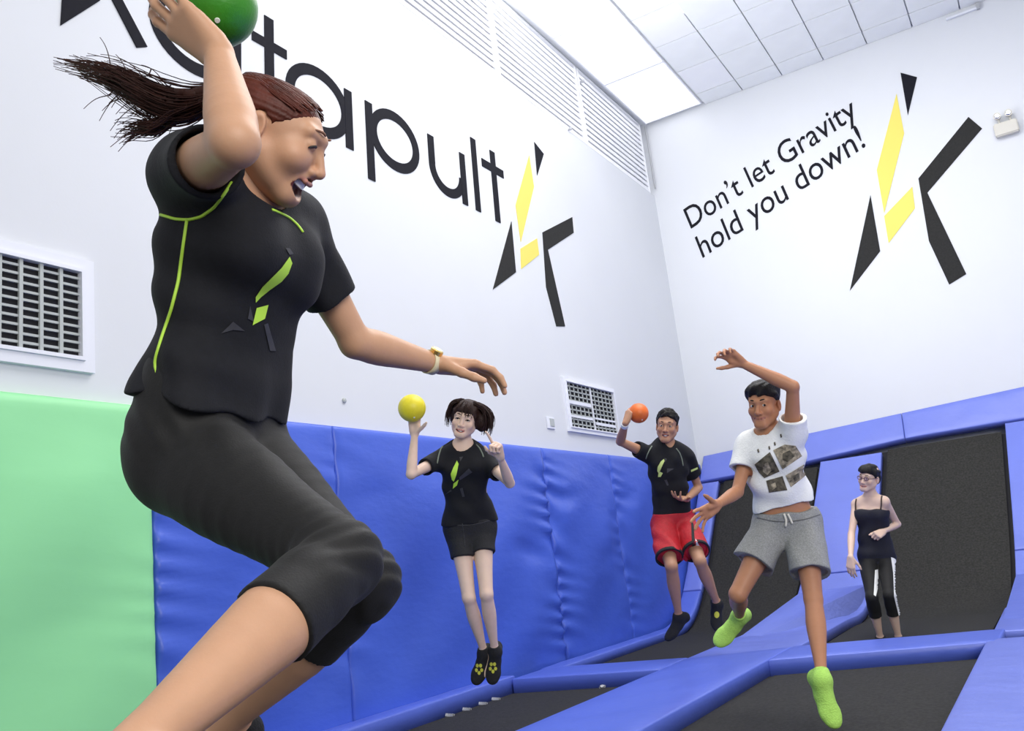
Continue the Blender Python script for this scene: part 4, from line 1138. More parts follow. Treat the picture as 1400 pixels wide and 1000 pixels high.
    for k in range(34):
        m1 = k < 25; pth = path1 if m1 else path2; oy = rng.normal(0, .8); end = rng.uniform(.5, .8)
        locks.append([at(interp(pth, t)[0], interp(pth, t)[1] + oy * ((4 + 14 * math.sin(math.pi * t ** .75)) if m1 else 4 + 6 * t) * .6, 1.60 + .012 * rng.normal() + .05 * t) for t in np.linspace(0, end, 14)])
    strands('ponytail_lock', locks, 0.0135, .0012, M['hairAdark'], T, 8)
    for k in range(26):                        # loose flyaways curling up and down
        x0 = rng.uniform(150, 250); y0 = 118 + (x0 - 150) * .1 + rng.normal(0, 10); dy = rng.choice([-1, 1], p=[.4, .6]) * rng.uniform(20, 60); dx = -rng.uniform(5, 55)
        pts = []
        for t in np.linspace(0, 1, 12): pts.append(at(x0 + dx * t + 7 * math.sin(3 * t), y0 + dy * t ** 1.4 + 4 * math.sin(6 * t), 1.62))
        tails.append(pts)
    strands('ponytail', tails, .0013, .0006, M['hairAdark'], T)
    ball('dodgeball', 'green rubber ball held up by the leaping woman', at(297, 9, 1.555), .069, M['ballgreen'])
    return T
M['browA'] = mat('soft_brown_brow', (.22, .10, .055), .7)
M['hairA'] = mat('lit_reddish_hair', (.105, .022, .012), .5, .5, 30, .1, 80, spec=.25)  # scalp hair: reddish light on the crown put into the colour
M['hairAdark'] = mat('dark_brown_hair', (.046, .013, .008), .55, .5, 30, .1, 80, spec=.25)
M['ballgreen'] = mat('green_rubber', (.035, .24, .012), .38, .12, 30, .08, 150)
M['ballyellow'] = mat('yellow_rubber', (.80, .68, .02), .42, .12, 30, .08, 150)
M['ballorange'] = mat('orange_rubber', (.80, .16, .02), .42, .2, 20, .08, 150)
woman_front()
# ================================================================== the four players further back
def hairmat(n, c): return mat(n, c, .55, .5, 50, .3, 120, spec=.3)
M['hairblack'] = hairmat('black_hair', (.010, .008, .008))
M['hairbrown'] = hairmat('dark_brown_bob_hair', (.032, .012, .008))
M['redshorts'] = mat('red_sport_shorts', (.50, .008, .018), .6, .2, 30, .25, 90)
M['blackshorts'] = mat('black_denim_shorts', (.010, .010, .013), .75, .3, 60, .3, 160)
M['whitecloth'] = mat('white_cotton', (.82, .83, .82), .8, .06, 30, .2, 120)
M['greyshorts'] = mat('grey_marl_shorts', (.34, .345, .335), .85, .35, 150, .3, 200)
M['navytank'] = mat('navy_tank_top', (.008, .009, .020), .75, .2, 60, .15, 150)
M['sepia'] = mat('sepia_print', (.48, .41, .29), .8, .9, 50)
M['sepiadark'] = mat('dark_sepia_print', (.15, .13, .09), .8, .9, 45)
M['blackplastic'] = mat('dark_red_plastic', (.06, .012, .02), .3)
M['lensred'] = mat('tinted_lens', (.09, .03, .035), .1)
M['lensclear'] = mat('clear_lens', (.95, .80, .78), .05); M['lensclear'].node_tree.nodes['Principled BSDF'].inputs['Transmission Weight'].default_value = .9
M['drawstring'] = mat('cream_drawstring', (.75, .72, .62), .7)
M['strapbrown'] = mat('dark_strap', (.05, .03, .02), .6)

def make_person(sp):
    """bones from photo directions and human lengths; returns everything the garments need"""
    Hh = sp['H']; J = {}
    for k in ('hipR', 'hipL', 'shR', 'shL', 'neck'): J[k] = at(*sp[k])
    hipc = (J['hipR'] + J['hipL']) / 2; neck = J['neck']
    T = empty('person', tuple(hipc)); setp(T, sp['label'], 'person', 'players')
    la, lf, lt, lsn = sp.get('lens', (.172 * Hh, .150 * Hh, .245 * Hh, .240 * Hh))
    for s in 'RL':
        J['el' + s] = reach(J['sh' + s], *sp['el' + s][:2], la, sp['el' + s][2]); J['wr' + s] = reach(J['el' + s], *sp['wr' + s][:2], lf, sp['wr' + s][2])
        J['kn' + s] = reach(J['hip' + s], *sp['kn' + s][:2], lt, sp['kn' + s][2]); J['an' + s] = reach(J['kn' + s], *sp['an' + s][:2], lsn, sp['an' + s][2])
    rh, rs = nrm(J['hipR'] - J['hipL']), nrm(J['shR'] - J['shL']); ax = nrm(neck - hipc)
    sl = torso_slices(hipc, neck, rh, rs, sp['prof'])
    g = sp.get('g', 1.0); ga = sp.get('ga', 1.0); gl = sp.get('gl', 1.0)
    R = frame3(view_dir(*sp['face']), view_dir(*sp['top'])); hc = at(*sp['head'])
    hp, H = head_prims(hc, R, sp.get('hs', 1.0), **sp.get('headkw', {}))
    nb = H['L'](0, -.022, -.05)
    necks = [Cone(neck - ax * .02, nb, sp.get('neckr', .056), sp.get('neckr', .056) * .93, .03)]
    delt = lambda q: [Cone(J['sh' + s] * .72 + neck * .28 - ax * .012, J['sh' + s], .056 * ga + q, .052 * ga + q, .045) for s in 'RL']
    extra = []
    if sp.get('bust'):
        c6, r6, f6 = sl[-3][0], sl[-3][1], sl[-3][2]
        extra = [Ell(c6 + f6 * .055 + r6 * sx * .055 - ax * .02, np.array([.052, .046, .052]) * sp['bust'], np.array([r6, f6, ax]), .04) for sx in (-1, 1)]
    prims = [Loft(sl, .03)] + extra + delt(0) + necks + hp
    legs = {}; feet = {}
    for s in 'RL':
        prims += arm_prims(J['sh' + s], J['el' + s], J['wr' + s], ga)
        hd = sp['hand' + s]; prims += hand_prims(J['wr' + s], view_dir(*hd['d']), view_dir(*hd['pn']), 1 if s == 'R' else -1, hd['curl'], hd.get('size', Hh / 1.66), hd.get('spread', .1), hd.get('thumb', (.7, .4, .3)))
        fwd = sl[0][2]
        legs[s] = leg_prims(J['hip' + s], J['kn' + s], J['an' + s], gl, -fwd * .8); prims += legs[s]
        fd = sp['foot' + s]; feet[s] = foot_prims(J['an' + s], view_dir(*fd[0]), view_dir(*fd[1]), Hh / 1.68 * fd[2] if len(fd) > 2 else Hh / 1.68); prims += feet[s]
    skin = sp['skin']
    b = sdf_mesh('body', [(prims, sp.get('vox', .0044))], skin_mat(sp['skinname']), T, lambda V: face_tint(V, H, skin, sp.get('lip', (.45, .16, .13)), sp.get('blush', tuple(np.array(skin) * np.array((1.08, .80, .72))))))
    face_parts(H, T, sp.get('iris', (0, 0)), sp['brow'], True, True, sp.get('brow_r', .0034), lash=sp.get('lash', False), lift=sp.get('lift', .004))
    return dict(T=T, J=J, sl=sl, ax=ax, hipc=hipc, neck=neck, nb=nb, H=H, hc=hc, R=R, legs=legs, feet=feet, delt=delt, extra=extra, ga=ga, gl=gl, hs=sp.get('hs', 1.0), rh=rh, rs=rs)
def tee_for(P, name, material, hem, sleeve, loose=.010, flare=.0, vox=.0046, seed=1, amp=1.0, tilt=0.0, collar=.060):
    J, sl, ax = P['J'], P['sl'], P['ax']; fr = sl[3][2]
    slc = []
    L = np.linalg.norm(P['neck'] - P['hipc'])
    for (c, r, f, w, a, b) in sl:
        t = float((c - P['hipc']) @ ax) / L; e = loose + flare * max(0, .75 - t); slc.append((c, r, f, w + e, a + e, b + e))
    pr = [Loft(slc, .03, 0, cut0=(P['hipc'] + ax * hem, -nrm(ax + sl[0][1] * tilt)))] + [Ell(q.c, q.r + loose, q.R, .05) for q in P['extra']] + P['delt'](loose)
    subs = []
    for k, s in enumerate('RL'):
        d = nrm(J['el' + s] - J['sh' + s]); sv = sleeve[k]
        pr.append(Cone(J['sh' + s] - d * .01, J['sh' + s] + d * sv, .056 * P['ga'] + loose, .052 * P['ga'] + loose * 1.5, .035, cut=True))
        subs.append(Cone(J['sh' + s] + d * (sv - .03), J['sh' + s] + d * (sv + .08), .044 * P['ga'] + loose * .8, .045 * P['ga'] + loose * .8, 0, sub=True))
    pr.append(Cone(P['neck'] - ax * .03, P['neck'] + nrm(P['nb'] - P['neck']) * .006, collar + .008, collar + .004, .02, cut=True))
    subs.append(Cone(P['neck'] - ax * .012 + fr * .010, P['nb'] + fr * .02, collar, collar + .008, .004, sub=True))
    fd = folds([(ax * .7 + fr * .3, 46, .0040), (nrm(P['rs']) + ax * .7, 40, .0040), (ax - P['rs'] * .8, 44, .0034)], seed)
    o = sdf_mesh(name, [(pr + subs, vox)], material, P['T'], dispfn=lambda Q: fd(Q) * amp)
    return o, bvh_of(o)
def shorts_for(P, name, material, hemR, hemL, loose=.012, flare=.02, waist=.10, vox=.0046, seed=2, amp=1.0, wt=(0, 0)):
    J, sl, ax = P['J'], P['sl'], P['ax']; L = np.linalg.norm(P['neck'] - P['hipc'])
    slc = [(c, r, f, w + loose, a + loose, b + loose) for (c, r, f, w, a, b) in sl if float((c - P['hipc']) @ ax) < waist + .12]
    pr = [Loft(slc, .03, 0, cut1=(P['hipc'] + ax * waist, nrm(ax + sl[0][1] * wt[0])))]
    subs = []
    for s, hm in (('R', hemR), ('L', hemL)):
        h, k = J['hip' + s], J['kn' + s]; d = nrm(k - h); e = h + (k - h) * hm
        r0 = .085 * P['gl'] + loose; r1 = (.078 - .02 * hm) * P['gl'] + loose + flare
        pr += [Cone(h, h + (e - h) * .5, r0, (r0 + r1) / 2, .03), Cone(h + (e - h) * .5, e, (r0 + r1) / 2, r1, .008, cut=True)]
        subs.append(Cone(e - d * .012 + d * 0, e + d * .1, r1 - .019, r1 - .012, 0, cuta=True, sub=True)); P.setdefault('hems', []).append((e, d, r1))
    fd = folds([(sl[0][1], 44, .0042), (ax + sl[0][2], 38, .0036), (ax * .6 - sl[0][1], 40, .0040)], seed)
    o = sdf_mesh(name, [(pr + subs, vox)], material, P['T'], dispfn=lambda Q: fd(Q) * amp)
    return o, bvh_of(o)
def sock_for(P, s, material, top=.03, grow=.004, vox=.0042):
    an, kn = P['J']['an' + s], P['J']['kn' + s]; u = nrm(an - kn)
    pr = [Cone(an - u * top, an, .034 * P['gl'] + grow, .036 * P['gl'] + grow, .01, cuta=True)] + [Cone(p.a, p.b, p.r1 + grow, p.r2 + grow, p.k, flat=p.flat, squash=p.squash) for p in P['feet'][s]]
    o = sdf_mesh('sock', [(pr, vox)], material, P['T']); return o, bvh_of(o)
def hair_cap(P, prims, line_f, line_u, material, amp=.004, freq=60, seed=0, vox=.0042, name='hair'):
    hc, R, hs = P['hc'], P['R'], P['hs']
    def cut(F, x, y, z):
        px, py, pz = x - hc[0], y - hc[1], z - hc[2]
        f = (px * R[1][0] + py * R[1][1] + pz * R[1][2]) / hs; u = (px * R[2][0] + py * R[2][1] + pz * R[2][2]) / hs
        return np.maximum(F, (np.interp(f, line_f, line_u).astype(F32) - u) * .8)
    rng = np.random.RandomState(seed); K = rng.normal(0, 1, (7, 3)) * freq; ph = rng.rand(7) * 6
    def disp(Q):
        q = (Q - hc) @ R.T; return sum(amp / 3 * np.sin(q @ K[i] + ph[i] + np.sin(q @ K[(i + 2) % 7] * .5)) for i in range(7))
    return sdf_mesh(name, [(prims, vox, cut)], material, P['T'], dispfn=disp)
def E_(P, x, y, z, a, b, d, k=.02):
    return Ell(P['H']['L'](x, y, z), np.array([a, b, d]) * P['hs'], P['R'], k)
SHORTF, SHORTU = [-.12, -.06, -.036, -.030, .000, .010, .020, .045, .065, .09], [-.055, -.050, -.03, .012, .014, -.002, .025, .048, .062, .075]

MALE = [(-.04, .118, .078, .092), (.03, .140, .085, .102), (.12, .142, .088, .098), (.30, .134, .090, .085), (.48, .136, .094, .085), (.66, .150, .104, .095), (.80, .158, .106, .102), (.92, .140, .078, .090), (1.02, .075, .055, .060)]
def scaled(prof, w, d): return [(t, a * w, b * d, c * d) for t, a, b, c in prof]
FEM = [(-.04, .118, .075, .088), (.03, .138, .082, .100), (.12, .140, .084, .096), (.28, .124, .080, .082), (.45, .110, .078, .074), (.62, .120, .086, .082), (.78, .128, .090, .086), (.92, .120, .066, .078), (1.02, .064, .046, .050)]

# ------------------------------------------------------------------ girl with the yellow ball
def girl_yellow():
    d = 5.25
    fist = [(1.35, 1.5, .9)] * 4
    P = make_person(dict(label='girl in black tee and black shorts jumping with a yellow ball', H=1.58, hipR=(628, 728, d), hipL=(658, 725, d + .02), shR=(598, 631, d), shL=(666, 632, d + .02), neck=(632, 613, d + .01),
        elR=(562, 649, -1), wrR=(567, 594, 1), elL=(697, 661, -1), wrL=(684, 626, -1), knR=(641, 818, -1), anR=(662, 893, 1), knL=(665, 813, -1), anL=(677, 891, 1),
        prof=scaled(FEM, 1.02, 1.0), bust=.9, ga=.78, gl=.75, neckr=.045, head=(636, 573, d - .01), hs=.97, face=(-.12, .02, .95), top=(.20, .98, .05),
        headkw=dict(jaw=.95, smile=1.15, mouth=.55, nose=.55, cheek=1.1), brow=M['hairbrown'], brow_r=.0028, lash=True,
        handR=dict(d=(.0, .95, .1), pn=(-.1, .25, .95), curl=[(.5, .35, .3)] * 4, spread=.2, thumb=(.9, .5, .2)), handL=dict(d=(-.25, .9, .35), pn=(-.6, .1, .8), curl=[(.1, .1, .1), (1.35, 1.5, .9), (1.4, 1.5, .9), (1.4, 1.5, .9)], thumb=(.4, .7, .6)),
        footR=((-.35, -.80, .45), (-.2, .4, .9)), footL=((-.12, -.85, .45), (-.05, .4, .9)), skin=(.74, .54, .43), skinname='fair_skin', lip=(.62, .25, .22)))
    T = P['T']
    tee, bv = tee_for(P, 'tee_shirt', M['blacktee'], .055, (.125, .135), .009, .003, seed=4, amp=.9)
    z = lambda L: [(590 + x / 5.882, 600 + y / 5.882) for x, y in L]
    decal_px('print', z([(205, 178), (218, 205), (200, 290), (180, 345), (165, 330), (155, 285), (175, 235)]), bv, M['lime'], T, .003, 3)
    decal_px('print', z([(178, 360), (217, 328), (205, 375), (172, 402)]), bv, M['lime'], T, .003, 3)
    for q in ([(300, 240), (328, 270), (225, 335), (222, 310)], [(225, 150), (255, 145), (232, 185)], [(155, 410), (165, 420), (108, 450)], [(228, 400), (250, 395), (268, 465), (248, 470)]):
        decal_px('print', z(q), bv, M['greyprint'], T, .003, 3)
    seam_px('piping', z([(95, 52), (75, 85), (58, 135), (45, 200)]), bv, .0045, M['greypipe'], T, 14)
    seam_px('piping', z([(360, 48), (388, 80), (408, 120), (418, 150)]), bv, .0045, M['greypipe'], T, 14)
    sh, bs = shorts_for(P, 'shorts', M['blackshorts'], .40, .37, .009, .013, .075, seed=6, amp=.8)
    seam_px('fly_seam', [(632, 716), (634, 730), (636, 748)], bs, .0025, M['greyprint'], T, 12)
    seam_px('waist_seam', [(608, 716), (622, 718), (640, 719), (660, 715), (676, 710)], bs, .0025, M['greyprint'], T, 20)
    for s, c in (('R', (655, 915)), ('L', (674, 913))):
        so, bb = sock_for(P, s, M['blacksock'], .035)
        for k in range(5):
            a = 2 * math.pi * k / 5 + .3; x, y = c[0] + 3.6 * math.cos(a), c[1] + 5.5 * math.sin(a)
            decal_px('sock_print', [(x + 2.1 * math.cos(b), y + 2.8 * math.sin(b)) for b in np.linspace(0, 5.5, 7)], bb, M['sockprint'], T, .002, 3)
    cap = [E_(P, 0, -.016, .040, .086, .100, .082), E_(P, .050, -.035, .000, .046, .058, .060, .03), E_(P, -.060, -.035, .010, .052, .058, .062, .03), E_(P, -.098, -.03, -.002, .040, .045, .055, .03)]
    hair_cap(P, cap, [-.12, -.03, -.006, .02, .045, .07, .10], [-.085, -.075, -.06, -.045, .020, .040, .052], M['hairbrown'], .007, 55, 3)
    rng = np.random.RandomState(9); L = P['H']['L']; st = []
    for k in range(150):        # loose bob strands thrown out to one side, fringe over the forehead
        th = rng.uniform(-.3, 1.0); side = -1 if rng.rand() < .68 else 1; y0 = rng.uniform(-.08, .04)
        p0 = np.array([side * rng.uniform(.02, .06), y0, rng.uniform(.08, .115)]); out = rng.uniform(.02, .075) * (1.25 if side < 0 else .5)
        e = np.array([side * (.080 + out), y0 - .02 + rng.normal(0, .02), rng.uniform(-.075, .01)]); mid = np.array([side * (.105 + out * .9), y0, .095])
        st.append([L(*((1 - t) ** 2 * p0 + 2 * t * (1 - t) * mid + t * t * e)) for t in np.linspace(0, 1, 9)])
    for k in range(26):
        x = rng.uniform(-.05, .05); p0 = np.array([x * .6, .045, .108]); mid = np.array([x, .105, .085]); e = np.array([x * 1.15 + .004, .094, rng.uniform(.015, .045)])
        st.append([L(*((1 - t) ** 2 * p0 + 2 * t * (1 - t) * mid + t * t * e)) for t in np.linspace(0, 1, 8)])
    strands('hair_strands', st, .0042, .0014, M['hairbrown'], T)
    ball('dodgeball', 'yellow rubber ball balanced on the hand of the girl in black shorts', P['J']['wrR'] + view_dir(-.07, .98, .28) * .158, .079, M['ballyellow'])

# ------------------------------------------------------------------ boy in red shorts
def boy_red():
    d = 7.0
    P = make_person(dict(label='boy in black tee and red shorts jumping with an orange ball', H=1.74, hipR=(905, 717, d), hipL=(936, 716, d + .03), shR=(885, 621, d), shL=(938, 624, d + .04), neck=(910, 609, d + .02),
        elR=(848, 604, -1), wrR=(855, 579, -1), elL=(955, 667, 1), wrL=(939, 683, -1), knR=(918, 775, -1), anR=(928, 843, 1), knL=(957, 768, -1), anL=(981, 826, 1),
        prof=scaled(MALE, .92, .95), ga=.92, gl=.92, neckr=.056, head=(912, 582, d), hs=1.06, face=(-.28, .02, .95), top=(.04, 1, .0),
        headkw=dict(jaw=1.05, smile=.5, mouth=.6, nose=1.0, male=True), brow=M['hairblack'],
        handR=dict(d=(.35, .85, -.3), pn=(.75, .1, -.5), curl=[(.5, .5, .4)] * 4, spread=.16, thumb=(.8, .4, .3)), handL=dict(d=(-.75, .15, .6), pn=(-.2, .9, .35), curl=[(.5, .5, .3), (.3, .4, .3), (.25, .4, .3), (.3, .4, .3)], spread=.22, thumb=(.9, .3, .1)),
        footR=((-.72, -.62, .3), (-.5, .8, .3)), footL=((-.05, -.75, .65), (.1, .6, .75)), skin=(.46, .245, .15), skinname='brown_tan_skin', lip=(.36, .13, .11)))
    T = P['T']
    tee, bv = tee_for(P, 'tee_shirt', M['blacktee'], .06, (.125, .185), .011, .010, seed=8, amp=1.0)
    z = lambda L: [(835 + x / 8.336, 545 + y / 8.336) for x, y in L]
    decal_px('print', z([(605, 690), (612, 715), (585, 770), (560, 830), (545, 850), (530, 825), (535, 780), (570, 720)]), bv, M['limeprint'], T, .003, 3)
    decal_px('print', z([(545, 850), (560, 835), (595, 850), (570, 895), (540, 895)]), bv, M['limeprint'], T, .003, 3)
    for q in ([(640, 800), (720, 800), (640, 850)], [(610, 930), (640, 925), (660, 990), (640, 995)], [(610, 680), (640, 690), (620, 730)]): decal_px('print', z(q), bv, M['greyprint'], T, .003, 3)
    seam_px('piping', z([(470, 545), (440, 590), (415, 640), (400, 690)]), bv, .0055, M['greypipe'], T, 12)
    seam_px('piping', z([(745, 570), (785, 620), (810, 690), (825, 770)]), bv, .0055, M['greypipe'], T, 12)
    decal_px('sleeve_print', z([(910, 815), (985, 785), (990, 805), (915, 838)]), bv, M['limeprint'], T, .003, 3)
    sh, bs = shorts_for(P, 'shorts', M['redshorts'], .80, .76, .016, .030, .09, seed=11, amp=1.4)
    z7 = lambda L: [(865 + x / 4.545, 660 + y / 4.545) for x, y in L]
    decal_px('side_stripe', z7([(362, 225), (378, 260), (385, 350), (390, 440), (372, 440), (366, 330)]), bs, M['blackshorts'], T, .003, 3)
    decal_px('side_stripe', z7([(390, 350), (418, 400), (424, 438), (398, 442)]), bs, M['whitecloth'], T, .003, 3)
    for (e, dd, r1) in P['hems']:
        sdf_mesh('hem_band', [([Cone(e - dd * .022, e + dd * .004, r1 + .003, r1 + .004, 0, cut=True, cuta=True), Cone(e - dd * .06, e + dd * .06, r1 - .012, r1 - .012, 0, sub=True)], .004)], M['blackshorts'], T)
    for s in 'RL': 
        so, bb = sock_for(P, s, M['blacksock'], .02)
        if s == 'L': decal_px('sock_print', [(980 + 3.4 * math.cos(a), 841 + 4.6 * math.sin(a)) for a in np.linspace(0, 5.8, 12)], bb, M['sockprint'], T, .002, 3)
    cap = [E_(P, 0, -.014, .042, .081, .098, .083), E_(P, 0, .030, .085, .050, .050, .035, .03)]
    hair_cap(P, cap, SHORTF, SHORTU, M['hairblack'], .006, 75, 6)
    # wristband on the throwing arm
    w, e = P['J']['wrR'], P['J']['elR']; dd = nrm(w - e)
    sdf_mesh('wristband', [([Cone(w - dd * .045, w - dd * .008, .030, .029, 0, cut=True, cuta=True)], .004)], M['whitecloth'], T)
    ball('dodgeball', 'orange rubber ball gripped by the boy in red shorts', P['J']['wrR'] + view_dir(.72, .50, -.30) * .135, .075, M['ballorange'])
M['limeprint'] = mat('pale_lime_print', (.58, .70, .22), .6)

# ------------------------------------------------------------------ boy in grey shorts and lime socks
def boy_grey():
    d = 4.62
    P = make_person(dict(label='boy in white tee, grey shorts and lime socks leaping with one arm overhead', H=1.64, lens=(.275, .262, .402, .412), hipR=(1056, 722, d + .02), hipL=(1098, 717, d - .02), shR=(1024, 610, d + .10), shL=(1083, 594, d - .08), neck=(1050, 595, d + .01),
        elR=(1008, 673, -1), wrR=(981, 690, -1), elL=(1084, 529, -1), wrL=(1014, 497, -1), knR=(1009, 813, -1), anR=(1011, 843, 1), knL=(1112, 820, -1), anL=(1124, 930, -1),
        prof=scaled(MALE, .90, .90), ga=.88, gl=.88, neckr=.050, head=(1044, 552, d - .01), hs=1.0, face=(-.56, -.10, .80), top=(-.16, .98, .05),
        headkw=dict(jaw=1.02, smile=1.2, mouth=.12, nose=1.0, male=True, cheek=1.1), brow=M['hairblack'], iris=(-.004, 0),
        handR=dict(d=(-.80, -.42, .42), pn=(-.1, -.35, .93), curl=[(.25, .2, .2), (.15, .2, .15), (.15, .2, .15), (.2, .25, .2)], spread=.30, thumb=(1.0, .2, .1), size=1.08), handL=dict(d=(-.80, .50, .2), pn=(-.35, -.35, .85), curl=[(.4, .6, .4), (.4, .7, .5), (.5, .8, .5), (.5, .8, .5)], spread=.16, thumb=(.8, .3, .2), size=1.0),
        footR=((-.74, -.62, .25), (-.35, .45, .8), 1.06), footL=((.16, -.66, .74), (.05, .66, .74), 1.08), skin=(.46, .215, .115), skinname='warm_brown_skin', vox=.0040, lip=(.36, .14, .10)))
    T = P['T']; hipc, ax, sl = P['hipc'], P['ax'], P['sl']
    tee, bv = tee_for(P, 'tee_shirt', M['whitecloth'], .115, (.145, .10), .016, .008, seed=14, amp=1.35, vox=.0042, tilt=.10, collar=.062)
    z = lambda L: [(990 + x / 6.25, 560 + y / 6.25) for x, y in L]
    for q, m_ in (([(262, 470), (392, 365), (475, 530), (345, 588), (300, 540)], 'sepiadark'), ([(420, 350), (520, 300), (610, 310), (662, 400), (500, 512)], 'sepia'), ([(360, 610), (500, 570), (540, 690), (385, 712)], 'sepiadark'), ([(525, 565), (680, 470), (700, 560), (570, 665)], 'sepia')):
        decal_px('print_panel', z(q), bv, M[m_], T, .003, 3)
    for q in ([(330, 470), (375, 450), (405, 520), (370, 560), (335, 530)], [(400, 640), (440, 625), (450, 665), (415, 690)]): decal_px('print_blot', z(q), bv, M['sepia'], T, .0045, 3)
    for q in ([(500, 380), (560, 350), (600, 400), (540, 450), (500, 430)], [(580, 575), (630, 540), (640, 590), (600, 620)]): decal_px('print_blot', z(q), bv, M['sepiadark'], T, .0045, 3)
    for (x, y) in ((285, 345), (378, 320), (425, 285), (480, 215)): decal_px('print_letter', z([(x, y), (x + 12, y - 8), (x + 18, y + 22), (x + 6, y + 28)]), bv, M['sepiadark'], T, .003, 2)
    sh, bs = shorts_for(P, 'shorts', M['greyshorts'], .54, .66, .020, .026, .085, seed=21, amp=1.5, vox=.0042, wt=(-.06, 0))
    w = lambda L: [(920 + x / 1.819, 450 + y / 1.819) for x, y in L]
    seam_px('waistband_seam', w([(210, 470), (245, 478), (285, 480), (330, 474), (365, 462)]), bs, .003, M['greyprint2'], T, 20)
    for q in ([(1072, 703), (1075, 712), (1074, 720)], [(1077, 703), (1081, 711), (1083, 716)]): seam_px('drawstring', q, bs, .006, M['drawstring'], T, 8, .004)
    sdf = None
    for s in 'RL': sock_for(P, s, M['limesock'], .05, .005)
    cap = [E_(P, 0, -.014, .044, .083, .100, .083), E_(P, 0, .040, .082, .060, .048, .032, .03)]
    hair_cap(P, cap, [-.12, -.06, -.036, -.030, .000, .012, .030, .055, .075, .10], [-.050, -.045, -.03, .012, .012, .006, .030, .046, .050, .055], M['hairblack'], .005, 70, 12)
M['greyprint2'] = mat('grey_seam', (.12, .12, .12), .8)

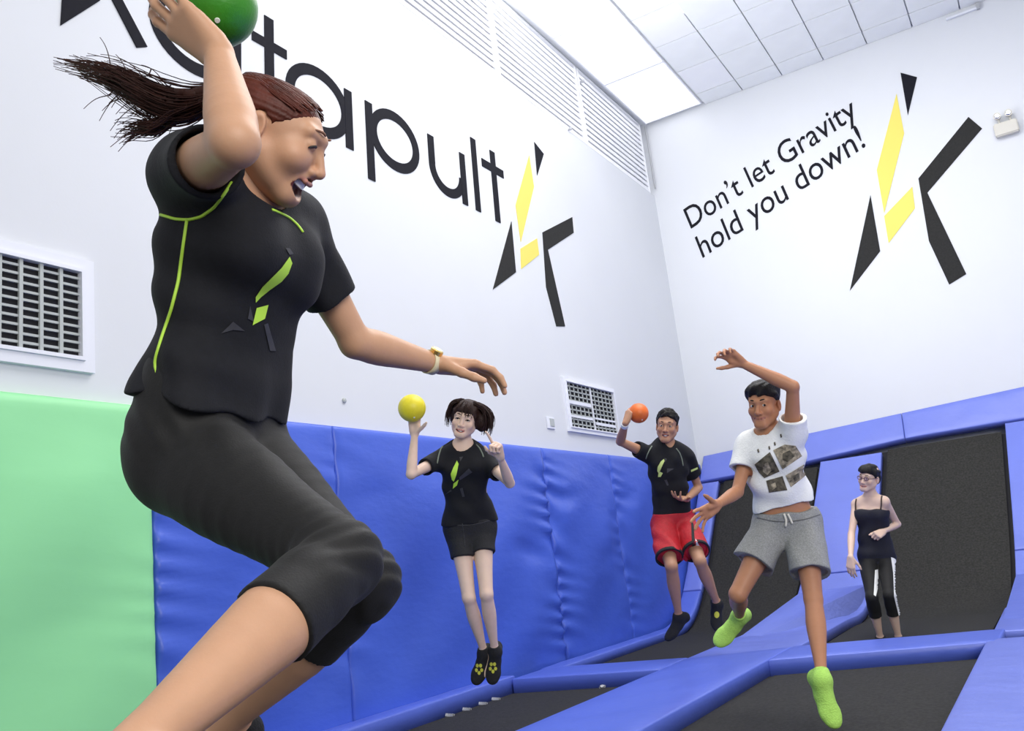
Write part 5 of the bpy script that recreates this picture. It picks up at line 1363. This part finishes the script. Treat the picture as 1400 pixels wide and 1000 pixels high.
# ------------------------------------------------------------------ woman in glasses
def woman_glasses():
    d = 7.42
    P = make_person(dict(label='woman in navy tank top, striped black capris and glasses standing on the trampoline', H=1.60, hipR=(1187, 768, d), hipL=(1211, 766, d - .02), shR=(1171, 690, d + .10), shL=(1209, 686, d - .06), neck=(1190, 681, d + .02),
        elR=(1164, 731, -1), wrR=(1163, 762, -1), elL=(1227, 717, 1), wrL=(1208, 727, -1), knR=(1192, 818, -1), anR=(1204, 874, 1), knL=(1216, 815, -1), anL=(1229, 874, 1),
        prof=scaled(FEM, .94, .92), bust=.85, ga=.78, gl=.80, neckr=.043, head=(1188, 653, d), hs=.96, face=(-.78, -.04, .60), top=(.06, 1, .02),
        headkw=dict(jaw=.98, smile=1.1, mouth=.35, nose=.75), brow=M['hairblack'], brow_r=.0028,
        handR=dict(d=(-.05, -.97, .2), pn=(.5, 0, -.6), curl=[(.35, .4, .3)] * 4, spread=.05), handL=dict(d=(-.85, -.25, .5), pn=(-.2, -.55, -.6), curl=[(1.3, 1.45, .9)] * 4, thumb=(.4, .7, .6)),
        footR=((-.55, -.55, .62), (0, .98, .2)), footL=((-.25, -.55, .80), (0, .98, .2)), skin=(.72, .52, .41), skinname='pale_skin', lip=(.55, .2, .18)))
    T, ax, sl, J = P['T'], P['ax'], P['sl'], P['J']
    g = .011; L = np.linalg.norm(P['neck'] - P['hipc'])
    slc = [(c, r, f, w + g, a + g, b + g) for (c, r, f, w, a, b) in sl]
    top = P['hipc'] + ax * L * .80
    pr = [Loft(slc, .03, 0, cut0=(P['hipc'] - ax * .015, -ax), cut1=(top, ax))] + [Ell(q.c, q.r + g, q.R, .05) for q in P['extra']]
    fd = folds([(ax, 46, .003), (sl[2][1] + ax, 40, .003)], 5)
    tank = sdf_mesh('tank_top', [(pr, .0046)], M['navytank'], T, dispfn=fd); body = [o for o in T.children if o.name.startswith('body')][0]
    bb = bvh_of(body)
    for q in ([(1170, 700), (1170, 694), (1170, 688), (1171, 683)], [(1204, 697), (1205, 690), (1205, 683), (1206, 677)]): seam_px('shoulder_strap', q, bb, .0065, M['strapbrown'], T, 12, .003)
    gp = .005
    slp = [(c, r, f, w + gp, a + gp, b + gp) for (c, r, f, w, a, b) in sl[:4]]
    pp = [Loft(slp, .03, cut1=(P['hipc'] + ax * .06, ax))]
    for s in 'RL':
        pp += [P['legs'][s][0].grown(gp)]
        kn, an = J['kn' + s], J['an' + s]; e = kn + (an - kn) * .42
        pp += [Cone(kn, e, .051 * P['gl'] + .008, .052 * P['gl'] + .010, .02, cut=True)]
    cp = sdf_mesh('capri_pants', [(pp, .0046)], M['legging'], T, dispfn=folds([(ax, 50, .002)], 9)); bc = bvh_of(cp)
    z = lambda L_: [(1100 + x / 2.5, 600 + y / 2.5) for x, y in L_]
    decal_px('side_stripe', z([(291, 378), (308, 380), (317, 440), (316, 520), (334, 600), (330, 612), (322, 610), (305, 540), (302, 460)]), bc, M['whitecloth'], T, .003, 3)
    decal_px('side_stripe', z([(240, 450), (250, 448), (252, 500), (243, 540), (236, 535)]), bc, M['whitecloth'], T, .003, 3)
    for s in 'RL': sock_for(P, s, M['blacksock'], .012)
    cap = [E_(P, 0, -.014, .040, .081, .097, .081), E_(P, 0, -.085, -.01, .045, .040, .05, .03), E_(P, 0, .045, .072, .060, .040, .036, .03), E_(P, .02, .060, .050, .050, .030, .030, .03), E_(P, 0, -.05, -.02, .070, .055, .06, .03)]
    hair_cap(P, cap, [-.14, -.06, -.036, -.030, .000, .014, .030, .055, .075, .10], [-.075, -.060, -.03, .010, .010, -.004, .022, .036, .044, .05], M['hairblack'], .006, 70, 15)
    Lh = P['H']['L']; org = P['hipc']; fr = None
    bm = bmesh.new()
    for sx in (-1, 1):
        ring_ = [Lh(sx * .032 + .021 * math.cos(a), .0985 - .004 * abs(math.cos(a)), .002 + .015 * math.sin(a)) - org for a in np.linspace(0, 2 * math.pi, 17)]; tube_bm(bm, ring_, .0022, 6)
        tube_bm(bm, [Lh(sx * .053, .095, .006) - org, Lh(sx * .076, .05, .006) - org, Lh(sx * .080, -.005, .004) - org], .0022, 6)
    tube_bm(bm, [Lh(-.011, .0985, .004) - org, Lh(.011, .0985, .004) - org], .002, 6)
    gl_ = bm_obj('glasses', bm, M['blackplastic'], T, True)
    for sx in (-1, 1):
        bm = bmesh.new(); tube_bm(bm, [Lh(sx * .032, .0965, .002) - org, Lh(sx * .032, .0985, .002) - org], .018, 16); bm_obj('lens', bm, M['lensclear'], gl_)
girl_yellow()
boy_red()
boy_grey()
woman_glasses()
